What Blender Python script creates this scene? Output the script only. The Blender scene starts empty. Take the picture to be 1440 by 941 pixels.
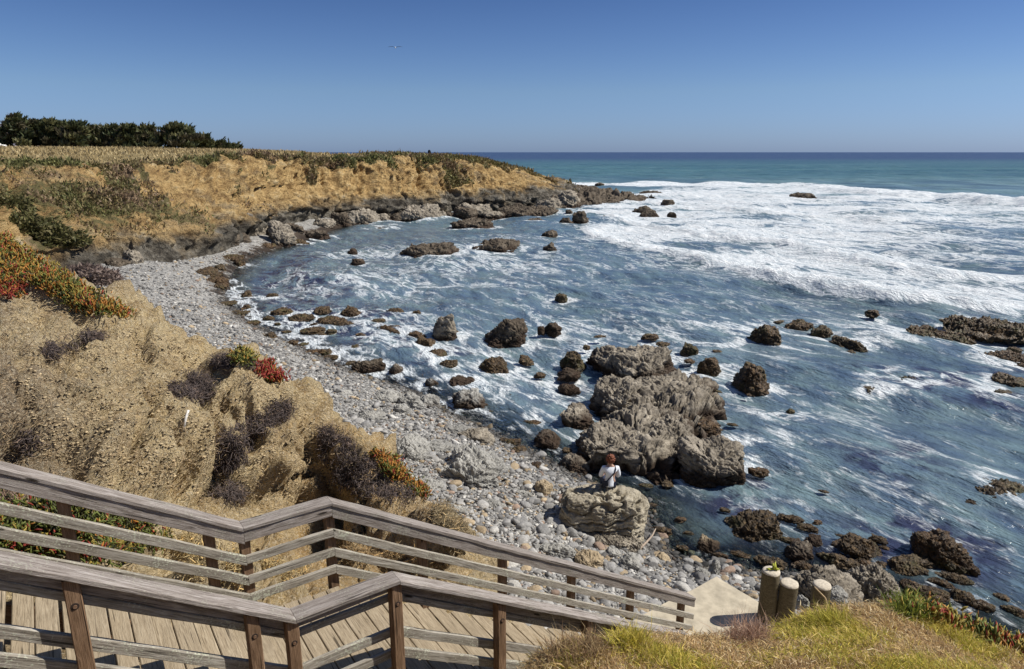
import bpy, bmesh, math, random
import numpy as np
from mathutils import Vector, Matrix

random.seed(7)
RNG = np.random.default_rng(7)
S = bpy.context.scene
COL = S.collection
H = 10.0                      # eye height above the sea, metres
FPX = 960.0
TH = math.atan(256.5 / FPX)   # camera pitch
CT, ST = math.cos(TH), math.sin(TH)

# ---------------------------------------------------------------- measuring helpers
def ray(px, py):
    u = (px - 720.0) / FPX
    v = (470.5 - py) / FPX
    return np.array([u, CT + ST * v, -ST + CT * v])
def at(px, py, t):            # point a given depth away
    return np.array([0, 0, H]) + ray(px, py) * t
def g(px, py, z=0.0):         # point on a level surface
    r = ray(px, py)
    return np.array([0, 0, H]) + r * ((z - H) / r[2])

# ---------------------------------------------------------------- numpy noise
_rg = np.random.default_rng(3)
_perm = _rg.permutation(256)
_perm = np.concatenate([_perm, _perm, _perm])
_gr = _rg.normal(size=(256, 3)); _gr /= np.linalg.norm(_gr, axis=1)[:, None]
def noise3(P):
    P = np.asarray(P, dtype=np.float64)
    I = np.floor(P).astype(np.int64); F = P - I
    I &= 255
    W = F * F * F * (F * (F * 6 - 15) + 10)
    out = np.zeros(len(P))
    for dx in (0, 1):
        wx = W[:, 0] if dx else 1 - W[:, 0]
        hx = _perm[I[:, 0] + dx]
        for dy in (0, 1):
            wy = W[:, 1] if dy else 1 - W[:, 1]
            hy = _perm[hx + I[:, 1] + dy]
            for dz in (0, 1):
                wz = W[:, 2] if dz else 1 - W[:, 2]
                hz = _perm[hy + I[:, 2] + dz]
                gv = _gr[hz]
                d = gv[:, 0] * (F[:, 0] - dx) + gv[:, 1] * (F[:, 1] - dy) + gv[:, 2] * (F[:, 2] - dz)
                out += wx * wy * wz * d
    return out * 1.6
def fbm(P, octv=5, gain=0.5, lac=2.03):
    P = np.array(P, dtype=np.float64); a = 1.0; s = np.zeros(len(P)); n = 0
    for _ in range(octv):
        s += a * noise3(P); n += a; a *= gain; P = P * lac + 17.3
    return s / n
def ridged(P, octv=4, gain=0.5):
    P = np.array(P, dtype=np.float64); a = 1.0; s = np.zeros(len(P)); n = 0
    for _ in range(octv):
        s += a * (1 - np.abs(noise3(P)) * 2); n += a; a *= gain; P = P * 2.07 + 9.1
    return s / n
def worley(P):
    P = np.asarray(P); I = np.floor(P).astype(np.int64)
    f1 = np.full(len(P), 9.0); f2 = np.full(len(P), 9.0); cid = np.zeros(len(P))
    for dx in (-1, 0, 1):
        for dy in (-1, 0, 1):
            for dz in (-1, 0, 1):
                c = I + np.array([dx, dy, dz]); m = c & 255
                h = _perm[_perm[_perm[m[:, 0]] + m[:, 1]] + m[:, 2]]
                pt = c + 0.5 + _gr[h] * 0.45
                d = np.linalg.norm(P - pt, axis=1)
                closer = d < f1
                f2 = np.where(closer, f1, np.minimum(f2, d))
                cid = np.where(closer, h / 255.0, cid)
                f1 = np.where(closer, d, f1)
    return f1, f2, cid
def sstep(a, b, x):
    t = np.clip((x - a) / (b - a), 0, 1)
    return t * t * (3 - 2 * t)
def seg_dist(P, poly, closed=False):
    A = np.asarray(poly, float); n = len(A)
    d = np.full(len(P), 1e9)
    for i in range(n if closed else n - 1):
        a = A[i]; b = A[(i + 1) % n]; ab = b - a
        t = np.clip(((P - a) @ ab) / max(ab @ ab, 1e-9), 0, 1)
        d = np.minimum(d, np.linalg.norm(P - (a + t[:, None] * ab), axis=1))
    return d
def inside(P, poly):
    A = np.asarray(poly, float); r = np.zeros(len(P), bool); n = len(A)
    for i in range(n):
        x1, y1 = A[i]; x2, y2 = A[(i + 1) % n]
        if y1 == y2: continue
        c = ((y1 > P[:, 1]) != (y2 > P[:, 1])) & (P[:, 0] < (x2 - x1) * (P[:, 1] - y1) / (y2 - y1) + x1)
        r ^= c
    return r
def sdist(P, poly):           # positive inside
    d = seg_dist(P, poly, True)
    return np.where(inside(P, poly), d, -d)

# ---------------------------------------------------------------- mesh helpers
def new_mesh(name, V, F, mats=(), smooth=True, attrs=None, midx=None):
    V = np.asarray(V, dtype=np.float32); me = bpy.data.meshes.new(name)
    if isinstance(F, np.ndarray):
        nf, k = F.shape
        me.vertices.add(len(V)); me.vertices.foreach_set('co', V.ravel())
        me.loops.add(nf * k); me.loops.foreach_set('vertex_index', F.astype(np.int32).ravel())
        me.polygons.add(nf)
        me.polygons.foreach_set('loop_start', np.arange(0, nf * k, k, dtype=np.int32))
        me.update(calc_edges=True)
    else:
        me.from_pydata([tuple(v) for v in V], [], F); me.update()
    if smooth: me.polygons.foreach_set('use_smooth', np.ones(len(me.polygons), bool))
    for m in (mats if isinstance(mats, (list, tuple)) else [mats]): me.materials.append(m)
    if midx is not None: me.polygons.foreach_set('material_index', np.asarray(midx, dtype=np.int32))
    for k, a in (attrs or {}).items():
        a = np.asarray(a, dtype=np.float32)
        if a.ndim == 1:
            me.attributes.new(k, 'FLOAT', 'POINT').data.foreach_set('value', a)
        else:
            c = np.ones((len(a), 4), np.float32); c[:, :3] = a
            me.attributes.new(k, 'FLOAT_COLOR', 'POINT').data.foreach_set('color', c.ravel())
    return me
def link(name, me, parent=None, loc=None, mw=None):
    o = bpy.data.objects.new(name, me); COL.objects.link(o)
    if mw is not None: o.matrix_world = mw
    if loc is not None: o.location = loc
    if parent is not None:
        o.parent = parent
        o.matrix_basis = parent.matrix_world.inverted() @ (mw if mw is not None else Matrix.Translation(loc if loc is not None else (0, 0, 0)))
    return o
def tag(o, label=None, cat=None, group=None, kind=None):
    if label: o['label'] = label
    if cat: o['category'] = cat
    if group: o['group'] = group
    if kind: o['kind'] = kind
    return o
def empty(name, loc, label=None, cat=None, group=None):
    o = bpy.data.objects.new(name, None); COL.objects.link(o)
    o.empty_display_size = 0.2
    o.location = loc; o.matrix_world = Matrix.Translation(loc)
    return tag(o, label, cat, group)
def grid_faces(nu, nv):
    i = np.arange(nu - 1)[:, None]; j = np.arange(nv - 1)[None, :]
    a = i * nv + j
    return np.stack([a, a + nv, a + nv + 1, a + 1], -1).reshape(-1, 4)
def grid_normals(G):
    du = np.gradient(G, axis=0); dv = np.gradient(G, axis=1)
    n = np.cross(du, dv); n /= np.maximum(np.linalg.norm(n, axis=2), 1e-9)[..., None]
    return n

# ---------------------------------------------------------------- node helper
class NT:
    def __init__(self, name):
        self.m = bpy.data.materials.new(name); self.m.use_nodes = True
        self.t = self.m.node_tree; self.t.nodes.clear()
        self.out = self.t.nodes.new('ShaderNodeOutputMaterial')
    def n(self, typ, ins=None, **kw):
        nd = self.t.nodes.new(typ)
        for k, v in kw.items(): setattr(nd, k, v)
        for k, v in (ins or {}).items(): self.set(nd.inputs[k], v)
        return nd
    def set(self, sock, v):
        if isinstance(v, bpy.types.NodeSocket): self.t.links.new(v, sock)
        elif isinstance(v, (tuple, list)) and len(v) == 3 and sock.type == 'RGBA': sock.default_value = (*v, 1)
        else: sock.default_value = v
    def pos(self): return self.n('ShaderNodeNewGeometry').outputs['Position']
    def obj(self): return self.n('ShaderNodeTexCoord').outputs['Object']
    def mapped(self, vec, scale=(1, 1, 1), rot=(0, 0, 0)):
        return self.n('ShaderNodeMapping', {'Vector': vec, 'Scale': scale, 'Rotation': rot}).outputs[0]
    def noise(self, vec, scale, detail=6, rough=0.55, dist=0.0, out='Fac'):
        return self.n('ShaderNodeTexNoise', {'Vector': vec, 'Scale': scale, 'Detail': detail, 'Roughness': rough, 'Distortion': dist}).outputs[out]
    def voro(self, vec, scale, feature='F1', out='Distance', rand=1.0):
        nd = self.n('ShaderNodeTexVoronoi', feature=feature)
        self.set(nd.inputs['Vector'], vec); self.set(nd.inputs['Scale'], scale); self.set(nd.inputs['Randomness'], rand)
        return nd.outputs[out]
    def ramp(self, fac, stops, interp='LINEAR'):
        nd = self.n('ShaderNodeValToRGB', {'Fac': fac}); cr = nd.color_ramp; cr.interpolation = interp
        while len(cr.elements) < len(stops): cr.elements.new(0.5)
        for e, (p, c) in zip(cr.elements, stops):
            e.position = p; e.color = (*c, 1) if isinstance(c, (tuple, list)) else (c, c, c, 1)
        return nd.outputs['Color']
    def step(self, x, a, b):
        return self.n('ShaderNodeMapRange', {'Value': x, 'From Min': a, 'From Max': b}, interpolation_type='SMOOTHSTEP', clamp=True).outputs[0]
    def math(self, op, a, b=0.0, c=0.0):
        nd = self.n('ShaderNodeMath', operation=op)
        for s, v in zip(nd.inputs, (a, b, c)): self.set(s, v)
        return nd.outputs[0]
    def mix(self, f, a, b, blend='MIX'):
        nd = self.n('ShaderNodeMix', data_type='RGBA', blend_type=blend)
        self.set(nd.inputs[0], f); self.set(nd.inputs[6], a); self.set(nd.inputs[7], b)
        return nd.outputs[2]
    def attr(self, name, out='Fac'):
        return self.n('ShaderNodeAttribute', attribute_name=name).outputs[out]
    def bump(self, h, strength=0.5, dist=0.05, normal=None):
        ins = {'Height': h, 'Strength': strength, 'Distance': dist}
        if normal is not None: ins['Normal'] = normal
        return self.n('ShaderNodeBump', ins).outputs[0]
    def pbsdf(self, col, rough=0.8, normal=None, spec=0.3, **ins):
        d = {'Base Color': col, 'Roughness': rough, 'Specular IOR Level': spec}
        if normal is not None: d['Normal'] = normal
        d.update(ins)
        return self.n('ShaderNodeBsdfPrincipled', d).outputs[0]
    def done(self, shader):
        self.t.links.new(shader, self.out.inputs['Surface']); return self.m

# ---------------------------------------------------------------- materials
def mat_dirt():
    b = NT('bluff_earth'); p = b.pos()
    n1 = b.noise(p, 0.35, 8, 0.6); n2 = b.noise(p, 1.6, 8, 0.65); n3 = b.noise(p, 8.0, 6, 0.68); n4 = b.noise(p, 27, 5, 0.75)
    tan = b.ramp(n2, [(0.30, (0.34, 0.22, 0.10)), (0.41, (0.60, 0.435, 0.21)), (0.53, (0.76, 0.60, 0.34)), (0.70, (0.78, 0.575, 0.27))])
    ochre = b.ramp(n2, [(0.3, (0.38, 0.22, 0.09)), (0.55, (0.60, 0.39, 0.16)), (0.75, (0.66, 0.48, 0.24))])
    c = b.mix(b.math('MULTIPLY', b.attr('ochre'), b.step(n1, 0.22, 0.48)), tan, ochre)
    c = b.mix(b.math('MULTIPLY', b.step(b.noise(p, 0.55, 7, 0.65), 0.55, 0.68), 0.65), c, b.mix(n3, (0.20, 0.135, 0.08), (0.40, 0.29, 0.18)))
    sc = b.attr('scarp')
    c = b.mix(b.math('MULTIPLY', b.step(b.math('ADD', sc, b.math('MULTIPLY', b.math('SUBTRACT', n3, 0.5), 0.9)), 0.30, 0.05), 0.42), c, b.mix(n2, (0.26, 0.18, 0.10), (0.50, 0.38, 0.235)))
    c = b.mix(b.math('MULTIPLY', b.step(sc, 0.45, 0.9), 0.5), c, b.mix(n2, (0.56, 0.40, 0.20), (0.80, 0.66, 0.42)))
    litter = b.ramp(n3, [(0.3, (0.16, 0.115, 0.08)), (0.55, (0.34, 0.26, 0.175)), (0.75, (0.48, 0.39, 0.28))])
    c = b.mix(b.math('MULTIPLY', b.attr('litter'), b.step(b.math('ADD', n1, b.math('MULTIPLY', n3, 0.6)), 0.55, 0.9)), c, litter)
    c = b.mix(b.math('MULTIPLY', b.step(n3, 0.58, 0.72), 0.7), c, (0.20, 0.135, 0.08))
    c = b.mix(b.math('MULTIPLY', b.step(n4, 0.49, 0.64), 0.75), c, (0.80, 0.69, 0.50))
    c = b.mix(b.math('MULTIPLY', b.step(n4, 0.44, 0.33), 0.8), c, (0.11, 0.07, 0.04))
    h = b.math('ADD', b.math('MULTIPLY', n2, 0.7), b.math('ADD', b.math('MULTIPLY', n3, 0.35), b.math('MULTIPLY', n4, 0.20)))
    return b.done(b.pbsdf(c, 0.95, b.bump(h, 1.0, 0.60), 0.1))
def mat_cliff():
    b = NT('cliff_face'); p = b.pos()
    z = b.n('ShaderNodeSeparateXYZ', {'Vector': p}).outputs['Z']
    n0 = b.noise(p, 0.06, 4); n1 = b.noise(p, 0.22, 8, 0.6); n2 = b.noise(p, 0.9, 8, 0.65); n3 = b.noise(p, 4.0, 5, 0.7)
    st = b.noise(b.mapped(p, (0.35, 0.35, 1.3), (0.35, 0.2, 0)), 0.9, 6, 0.6)
    ochre = b.ramp(b.math('ADD', b.math('MULTIPLY', n2, 0.6), b.math('MULTIPLY', st, 0.4)), [(0.34, (0.13, 0.078, 0.04)), (0.46, (0.42, 0.275, 0.12)), (0.56, (0.62, 0.435, 0.20)), (0.68, (0.70, 0.56, 0.34))])
    grey = b.ramp(b.math('ADD', b.math('MULTIPLY', n2, 0.5), b.math('MULTIPLY', st, 0.5)), [(0.38, (0.028, 0.024, 0.020)), (0.50, (0.13, 0.115, 0.092)), (0.62, (0.30, 0.275, 0.23))])
    lvl = b.math('ADD', z, b.math('MULTIPLY', b.math('SUBTRACT', n1, 0.5), 5.0))
    c = b.mix(b.step(lvl, 2.4, 4.0), grey, ochre)
    c = b.mix(b.math('MULTIPLY', b.step(n1, 0.52, 0.66), 0.75), c, b.ramp(st, [(0.35, (0.10, 0.075, 0.05)), (0.6, (0.33, 0.26, 0.17))]))
    c = b.mix(b.step(b.math('ADD', z, b.math('MULTIPLY', b.math('SUBTRACT', n2, 0.5), 2.0)), 1.0, 0.2), c, (0.045, 0.035, 0.025))
    vegc = b.ramp(b.math('ADD', b.math('MULTIPLY', n2, 0.6), b.math('MULTIPLY', n0, 0.4)), [(0.3, (0.06, 0.05, 0.025)), (0.45, (0.13, 0.115, 0.05)), (0.57, (0.20, 0.17, 0.08)), (0.7, (0.25, 0.17, 0.085))])
    veg = b.attr('veg')
    c = b.mix(b.step(b.math('ADD', veg, b.math('MULTIPLY', b.math('SUBTRACT', n2, 0.5), 1.1)), 0.42, 0.58), c, vegc)
    gr = b.ramp(n1, [(0.3, (0.28, 0.21, 0.10)), (0.55, (0.42, 0.33, 0.17)), (0.7, (0.50, 0.40, 0.22))])
    c = b.mix(b.step(b.math('ADD', b.attr('dry'), b.math('MULTIPLY', b.math('SUBTRACT', n2, 0.5), 0.6)), 0.4, 0.6), c, gr)
    c = b.mix(b.math('MULTIPLY', b.step(n3, 0.5, 0.7), 0.35), c, b.mix(0.5, c, (0.02, 0.015, 0.01)))
    h = b.math('ADD', b.math('MULTIPLY', n2, 0.6), b.math('ADD', b.math('MULTIPLY', n3, 0.2), b.math('MULTIPLY', st, 0.4)))
    return b.done(b.pbsdf(c, 0.95, b.bump(h, 1.0, 2.4), 0.1))
def mat_beach():
    b = NT('shingle'); p = b.pos()
    col = b.voro(p, 5.5, out='Color'); f1 = b.voro(p, 5.5); f1s = b.voro(p, 14.0); cs = b.voro(p, 14.0, out='Color')
    n1 = b.noise(p, 0.3, 6); n2 = b.noise(p, 2.5, 6, 0.6)
    s = b.n('ShaderNodeSeparateColor', {'Color': col}).outputs[0]; s2 = b.n('ShaderNodeSeparateColor', {'Color': cs}).outputs[0]
    k = b.math('ADD', b.math('MULTIPLY', s, 0.5), b.math('MULTIPLY', s2, 0.5))
    c = b.ramp(k, [(0.15, (0.11, 0.105, 0.10)), (0.45, (0.235, 0.23, 0.22)), (0.7, (0.34, 0.33, 0.305)), (0.92, (0.48, 0.46, 0.42))])
    c = b.mix(b.math('MULTIPLY', b.step(n2, 0.55, 0.75), 0.35), c, (0.36, 0.31, 0.24))
    wrack = b.mix(n2, (0.03, 0.022, 0.016), (0.10, 0.075, 0.055))
    c = b.mix(b.step(b.math('ADD', b.attr('wrack'), b.math('MULTIPLY', b.math('SUBTRACT', b.noise(p, 0.9, 6, 0.65), 0.5), 2.2)), 0.5, 0.68), c, wrack)
    c = b.mix(b.math('MULTIPLY', b.attr('wet'), 0.75), c, b.mix(1.0, c, (0.30, 0.26, 0.22), 'MULTIPLY'))
    h = b.math('ADD', b.math('MULTIPLY', f1, -0.6), b.math('MULTIPLY', f1s, -0.3))
    return b.done(b.pbsdf(c, 0.85, b.bump(h, 0.9, 0.12), 0.25))
def mat_sea():
    b = NT('sea_water'); p = b.pos()
    sp = b.n('ShaderNodeSeparateXYZ', {'Vector': p})
    y = sp.outputs['Y']
    rot = b.mapped(p, (1, 1, 0), (0, 0, math.radians(-30)))
    mp = b.mapped(rot, (1.0, 0.40, 1))
    foam = b.attr('foam')
    n1 = b.noise(mp, 0.33, 8, 0.62, 1.2); n2 = b.noise(mp, 1.3, 7, 0.62, 0.8); n3 = b.noise(mp, 6.5, 4, 0.6, 0.4); n0 = b.noise(mp, 0.07, 3)
    def rid(n): return b.math('SUBTRACT', 1.0, b.math('MULTIPLY', b.math('ABSOLUTE', b.math('SUBTRACT', n, 0.5)), 7.5))
    pat = b.math('ADD', b.math('ADD', b.math('MULTIPLY', rid(n1), 0.40), b.math('MULTIPLY', rid(n2), 0.34)), b.math('ADD', b.math('MULTIPLY', n3, 0.34), b.math('MULTIPLY', n0, 0.22)))
    thr = b.math('SUBTRACT', 1.12, b.math('MULTIPLY', foam, 0.95))
    fm = b.step(b.math('SUBTRACT', pat, thr), -0.14, 0.24)
    # whitecaps far out
    wc = b.noise(b.mapped(p, (0.25, 1, 1)), 0.016, 6, 0.75)
    far = b.step(y, 220, 420)
    fm = b.math('MAXIMUM', fm, b.math('MULTIPLY', far, b.math('MULTIPLY', b.step(wc, 0.70, 0.76), 0.8)))
    nb = b.noise(mp, 0.9, 6, 0.6)
    shallow = b.mix(b.step(nb, 0.35, 0.7), (0.055, 0.090, 0.145), (0.135, 0.200, 0.215))
    mid = b.mix(b.step(n0, 0.35, 0.65), (0.065, 0.120, 0.165), (0.130, 0.220, 0.235))
    c = b.mix(b.step(y, 70, 150), shallow, mid)
    n9 = b.noise(b.mapped(p, (0.25, 1, 1)), 0.02, 4)
    teal = b.mix(b.step(n9, 0.4, 0.6), (0.030, 0.092, 0.135), (0.052, 0.130, 0.160))
    c = b.mix(b.step(y, 200, 320), c, teal)
    c = b.mix(b.step(b.math('ADD', y, b.math('MULTIPLY', b.math('SUBTRACT', n9, 0.5), 500)), 420, 1300), c, (0.022, 0.050, 0.125))
    c = b.mix(b.math('MULTIPLY', foam, 0.45), c, (0.28, 0.36, 0.38))
    k = b.math('MULTIPLY', b.attr('kelp'), b.step(b.noise(p, 0.8, 5, 0.6), 0.44, 0.58))
    c = b.mix(k, c, (0.030, 0.034, 0.070))
    # ripples, weaker with distance
    r1 = b.noise(mp, 2.2, 4, 0.55); r2 = b.noise(mp, 9.0, 3, 0.6); r3 = b.noise(b.mapped(p, (0.4, 1, 1)), 0.25, 5, 0.6)
    near = b.step(y, 120, 25)
    h = b.math('ADD', b.math('MULTIPLY', r1, 0.26), b.math('MULTIPLY', b.math('MULTIPLY', r2, 0.085), near))
    h = b.math('ADD', h, b.math('MULTIPLY', b.math('MULTIPLY', r3, 1.0), far))
    nrm = b.bump(h, 1.0, 1.0)
    water = b.pbsdf(c, b.n('ShaderNodeMapRange', {'Value': y, 'From Min': 60.0, 'From Max': 300.0, 'To Min': 0.14, 'To Max': 0.5}).outputs[0], nrm, b.n('ShaderNodeMapRange', {'Value': y, 'From Min': 100.0, 'From Max': 400.0, 'To Min': 0.5, 'To Max': 0.12}).outputs[0], IOR=1.33)
    tr = b.n('ShaderNodeBsdfTransparent', {'Color': (0.62, 0.72, 0.72, 1)}).outputs[0]
    gl = b.n('ShaderNodeBsdfGlossy', {'Color': (1, 1, 1, 1), 'Roughness': 0.08, 'Normal': nrm}).outputs[0]
    fr = b.n('ShaderNodeFresnel', {'IOR': 1.33, 'Normal': nrm}).outputs[0]
    clear = b.n('ShaderNodeMixShader', {0: fr, 1: tr, 2: gl}).outputs[0]
    deep = b.step(b.attr('depth'), 0.05, 0.75)
    w = b.n('ShaderNodeMixShader', {0: deep, 1: clear, 2: water}).outputs[0]
    fh = b.math('ADD', b.math('MULTIPLY', n2, 0.5), b.math('MULTIPLY', n3, 0.35))
    fs = b.pbsdf(b.mix(b.step(n2, 0.35, 0.65), (0.52, 0.58, 0.62), (0.80, 0.82, 0.83)), 0.7, b.bump(fh, 1.0, 0.8), 0.2)
    return b.done(b.n('ShaderNodeMixShader', {0: fm, 1: w, 2: fs}).outputs[0])
def mat_rock(name, dark, midc, light, waterline=True, ochre=0.0):
    b = NT(name); p = b.obj(); wp = b.pos()
    info = b.n('ShaderNodeObjectInfo')
    off = b.n('ShaderNodeVectorMath', {0: p, 1: info.outputs['Location']}, operation='ADD').outputs[0]
    n1 = b.noise(off, 0.9, 8, 0.65); n2 = b.noise(off, 5.0, 7, 0.7); n3 = b.noise(off, 22, 4, 0.7)
    st = b.noise(b.mapped(off, (0.5, 0.5, 2.6), (0.5, 0.35, 0.2)), 1.7, 6, 0.65)
    k = b.math('ADD', b.math('MULTIPLY', n1, 0.35), b.math('ADD', b.math('MULTIPLY', n2, 0.35), b.math('MULTIPLY', st, 0.3)))
    c = b.ramp(k, [(0.36, dark), (0.49, midc), (0.60, light)])
    c = b.mix(b.math('MULTIPLY', b.step(n2, 0.44, 0.32), 0.8), c, tuple(x * 0.45 for x in dark))
    c = b.mix(b.math('MULTIPLY', b.step(n3, 0.55, 0.72), 0.35), c, tuple(min(x * 1.35, 0.6) for x in light))
    if waterline:
        z = b.n('ShaderNodeSeparateXYZ', {'Vector': wp}).outputs['Z']
        zz = b.math('ADD', z, b.math('MULTIPLY', b.math('SUBTRACT', n1, 0.5), 1.3))
        c = b.mix(b.step(zz, 0.55, 0.12), c, b.mix(n2, (0.02, 0.014, 0.010), (0.085, 0.055, 0.035)))
    h = b.math('ADD', b.math('MULTIPLY', n2, 0.5), b.math('ADD', b.math('MULTIPLY', n3, 0.15), b.math('MULTIPLY', st, 0.4)))
    return b.done(b.pbsdf(c, 0.85, b.bump(h, 1.0, 0.16), 0.25))
def mat_kelp(name='kelp_rock'):
    b = NT(name); p = b.obj(); info = b.n('ShaderNodeObjectInfo')
    off = b.n('ShaderNodeVectorMath', {0: p, 1: info.outputs['Location']}, operation='ADD').outputs[0]
    n1 = b.noise(off, 1.3, 6, 0.6); n2 = b.noise(off, 8.0, 6, 0.7, 0.8); v = b.voro(off, 5.0)
    c = b.ramp(n2, [(0.32, (0.014, 0.010, 0.006)), (0.48, (0.065, 0.043, 0.020)), (0.60, (0.155, 0.105, 0.045)), (0.75, (0.27, 0.20, 0.12))])
    c = b.mix(b.step(n1, 0.5, 0.68), c, b.mix(0.55, c, (0.075, 0.085, 0.02)))
    c = b.mix(b.math('MULTIPLY', info.outputs['Random'], 0.35), c, b.mix(1.0, c, (1.25, 0.75, 0.6), 'MULTIPLY'))
    h = b.math('ADD', b.math('MULTIPLY', n2, 0.7), b.math('MULTIPLY', v, -0.5))
    return b.done(b.pbsdf(c, 0.5, b.bump(h, 1.0, 0.22), 0.4))
def mat_stone():
    b = NT('beach_stone'); p = b.obj()
    n = b.noise(p, 3.0, 5, 0.65)
    c = b.mix(1.0, b.attr('tint', 'Color'), b.ramp(n, [(0.3, 0.62), (0.7, 1.15)]), 'MULTIPLY')
    return b.done(b.pbsdf(c, 0.8, b.bump(n, 0.5, 0.05), 0.3))
def mat_wood(name, dark, midc, light, lichen=0.0):
    b = NT(name); p = b.obj(); info = b.n('ShaderNodeObjectInfo')
    r = b.math('MULTIPLY', info.outputs['Random'], 50.0)
    off = b.n('ShaderNodeVectorMath', {0: p, 1: b.n('ShaderNodeCombineXYZ', {'X': r, 'Y': r, 'Z': r}).outputs[0]}, operation='ADD').outputs[0]
    gr = b.noise(b.mapped(off, (1.7, 20, 20)), 2.2, 9, 0.72, 0.9)
    gr2 = b.noise(b.mapped(off, (2.5, 80, 80)), 2.5, 4, 0.6)
    n1 = b.noise(off, 3.0, 6, 0.6); n2 = b.noise(off, 60, 3, 0.6)
    c = b.ramp(gr, [(0.30, dark), (0.48, midc), (0.66, light)])
    c = b.mix(b.math('MULTIPLY', b.step(gr2, 0.46, 0.34), 0.65), c, tuple(x * 0.5 for x in dark))
    c = b.mix(b.math('MULTIPLY', b.step(n1, 0.5, 0.72), 0.55), c, tuple(x * 0.72 for x in midc))
    c = b.mix(b.math('MULTIPLY', info.outputs['Random'], 0.32), c, tuple(x * 0.6 for x in midc))
    knot = b.voro(b.mapped(off, (1.3, 6, 6)), 1.1)
    c = b.mix(b.step(knot, 0.10, 0.05), c, tuple(x * 0.35 for x in dark))
    if lichen:
        c = b.mix(b.math('MULTIPLY', b.step(b.math('ADD', n2, b.math('MULTIPLY', n1, 0.7)), 0.93, 1.05), lichen), c, (0.50, 0.52, 0.40))
    sp_ = b.noise(b.mapped(off, (0.8, 34, 34)), 1.6, 3, 0.5, 0.3)
    c = b.mix(b.math('MULTIPLY', b.step(sp_, 0.36, 0.31), 0.85), c, tuple(x * 0.25 for x in dark))
    h = b.math('ADD', b.math('MULTIPLY', gr, 0.6), b.math('MULTIPLY', gr2, 0.5))
    return b.done(b.pbsdf(c, 0.85, b.bump(h, 0.7, 0.012), 0.2))
def mat_plain(name, col, rough=0.8, var=0.25, scale=8.0, spec=0.3, metallic=0.0):
    b = NT(name); n = b.noise(b.obj(), scale, 6, 0.6)
    c = b.mix(1.0, col, b.ramp(n, [(0.25, 1 - var), (0.75, 1 + var)]), 'MULTIPLY')
    return b.done(b.pbsdf(c, rough, b.bump(n, 0.3, 0.02), spec, Metallic=metallic))
def mat_leaf(name, rough=0.6, transl=0.25):
    b = NT(name); c = b.attr('tint', 'Color')
    s = b.pbsdf(c, rough, None, 0.25)
    t = b.n('ShaderNodeBsdfTranslucent', {'Color': c}).outputs[0]
    return b.done(b.n('ShaderNodeMixShader', {0: transl, 1: s, 2: t}).outputs[0])
M = dict(
    dirt=mat_dirt(), cliff=mat_cliff(), beach=mat_beach(), sea=mat_sea(),
    slab=mat_rock('pale_layered_rock', (0.15, 0.125, 0.09), (0.36, 0.315, 0.235), (0.52, 0.47, 0.37), waterline=False),
    rock=mat_rock('weathered_rock', (0.06, 0.05, 0.038), (0.215, 0.185, 0.145), (0.42, 0.37, 0.295)),
    pale=mat_rock('pale_grey_rock', (0.13, 0.125, 0.115), (0.30, 0.29, 0.265), (0.45, 0.435, 0.395)),
    brown=mat_rock('wet_brown_rock', (0.022, 0.017, 0.012), (0.085, 0.066, 0.047), (0.19, 0.155, 0.115)),
    tan=mat_rock('tan_rock', (0.16, 0.12, 0.075), (0.36, 0.28, 0.18), (0.48, 0.39, 0.26)),
    kelp=mat_kelp(), stone=mat_stone(),
    rail=mat_wood('weathered_rail_wood', (0.085, 0.066, 0.052), (0.25, 0.215, 0.19), (0.44, 0.40, 0.37), 0.25),
    rail2=mat_wood('lichened_rail_wood', (0.09, 0.075, 0.056), (0.28, 0.25, 0.205), (0.47, 0.44, 0.385), 0.7),
    deck=mat_wood('worn_tread_wood', (0.20, 0.155, 0.10), (0.35, 0.28, 0.19), (0.47, 0.39, 0.275)),
    post=mat_wood('brown_post_wood', (0.075, 0.043, 0.025), (0.19, 0.115, 0.066), (0.31, 0.20, 0.125)),
    pile=mat_wood('piling_wood', (0.045, 0.036, 0.020), (0.115, 0.092, 0.055), (0.22, 0.185, 0.12)),
    steel=mat_plain('rusty_bolt_steel', (0.28, 0.17, 0.11), 0.5, 0.4, 40, 0.5, 0.6),
    hole=mat_plain('recess_shade_disc', (0.03, 0.02, 0.015), 0.9),  # shade inside the bolt holes, given as a near-black colour
    leaf=mat_leaf('leafy_plant'), blade=mat_leaf('grass_blade', 0.7, 0.3), twig=mat_leaf('dry_twig', 0.9, 0.0),
    concrete=mat_plain('landing_concrete', (0.44, 0.385, 0.29), 0.9, 0.35, 3.5, 0.2),
)
# ================================================================= shoreline, beach and seabed
WL = [g(*q)[:2] for q in [(520, 313), (470, 322), (432, 334), (405, 346), (372, 355), (342, 367), (322, 390), (316, 415), (345, 448), (400, 477),
      (470, 508), (520, 530), (590, 552), (640, 582), (690, 604), (740, 630), (790, 655), (840, 682), (905, 705), (915, 740), (955, 785),
      (1010, 795), (1060, 802), (1120, 806), (1180, 820), (1250, 842), (1320, 870), (1440, 914)]]
LAND = WL + [np.array(q) for q in [(25., 10.), (30., -30.), (-140., -30.), (-140., 150.), (-30., 150.)]]
def beach_d(P): return sdist(P, LAND)
def beach_h(P, d=None):
    d = beach_d(P) if d is None else d
    z = np.where(d > 0, 2.1 * (1 - np.exp(-np.maximum(d, 0) / 5.0)) + 0.015 * d, np.maximum(0.26 * d, -4.0))
    return z
def beach_z(x, y): return float(beach_h(np.array([[x, y]]))[0])
def gb(px, py):               # point on the beach or water surface
    z = 0.0
    for _ in range(12):
        q = g(px, py, z); z = 0.5 * z + 0.5 * max(0.0, beach_z(q[0], q[1]))
    return q

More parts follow.
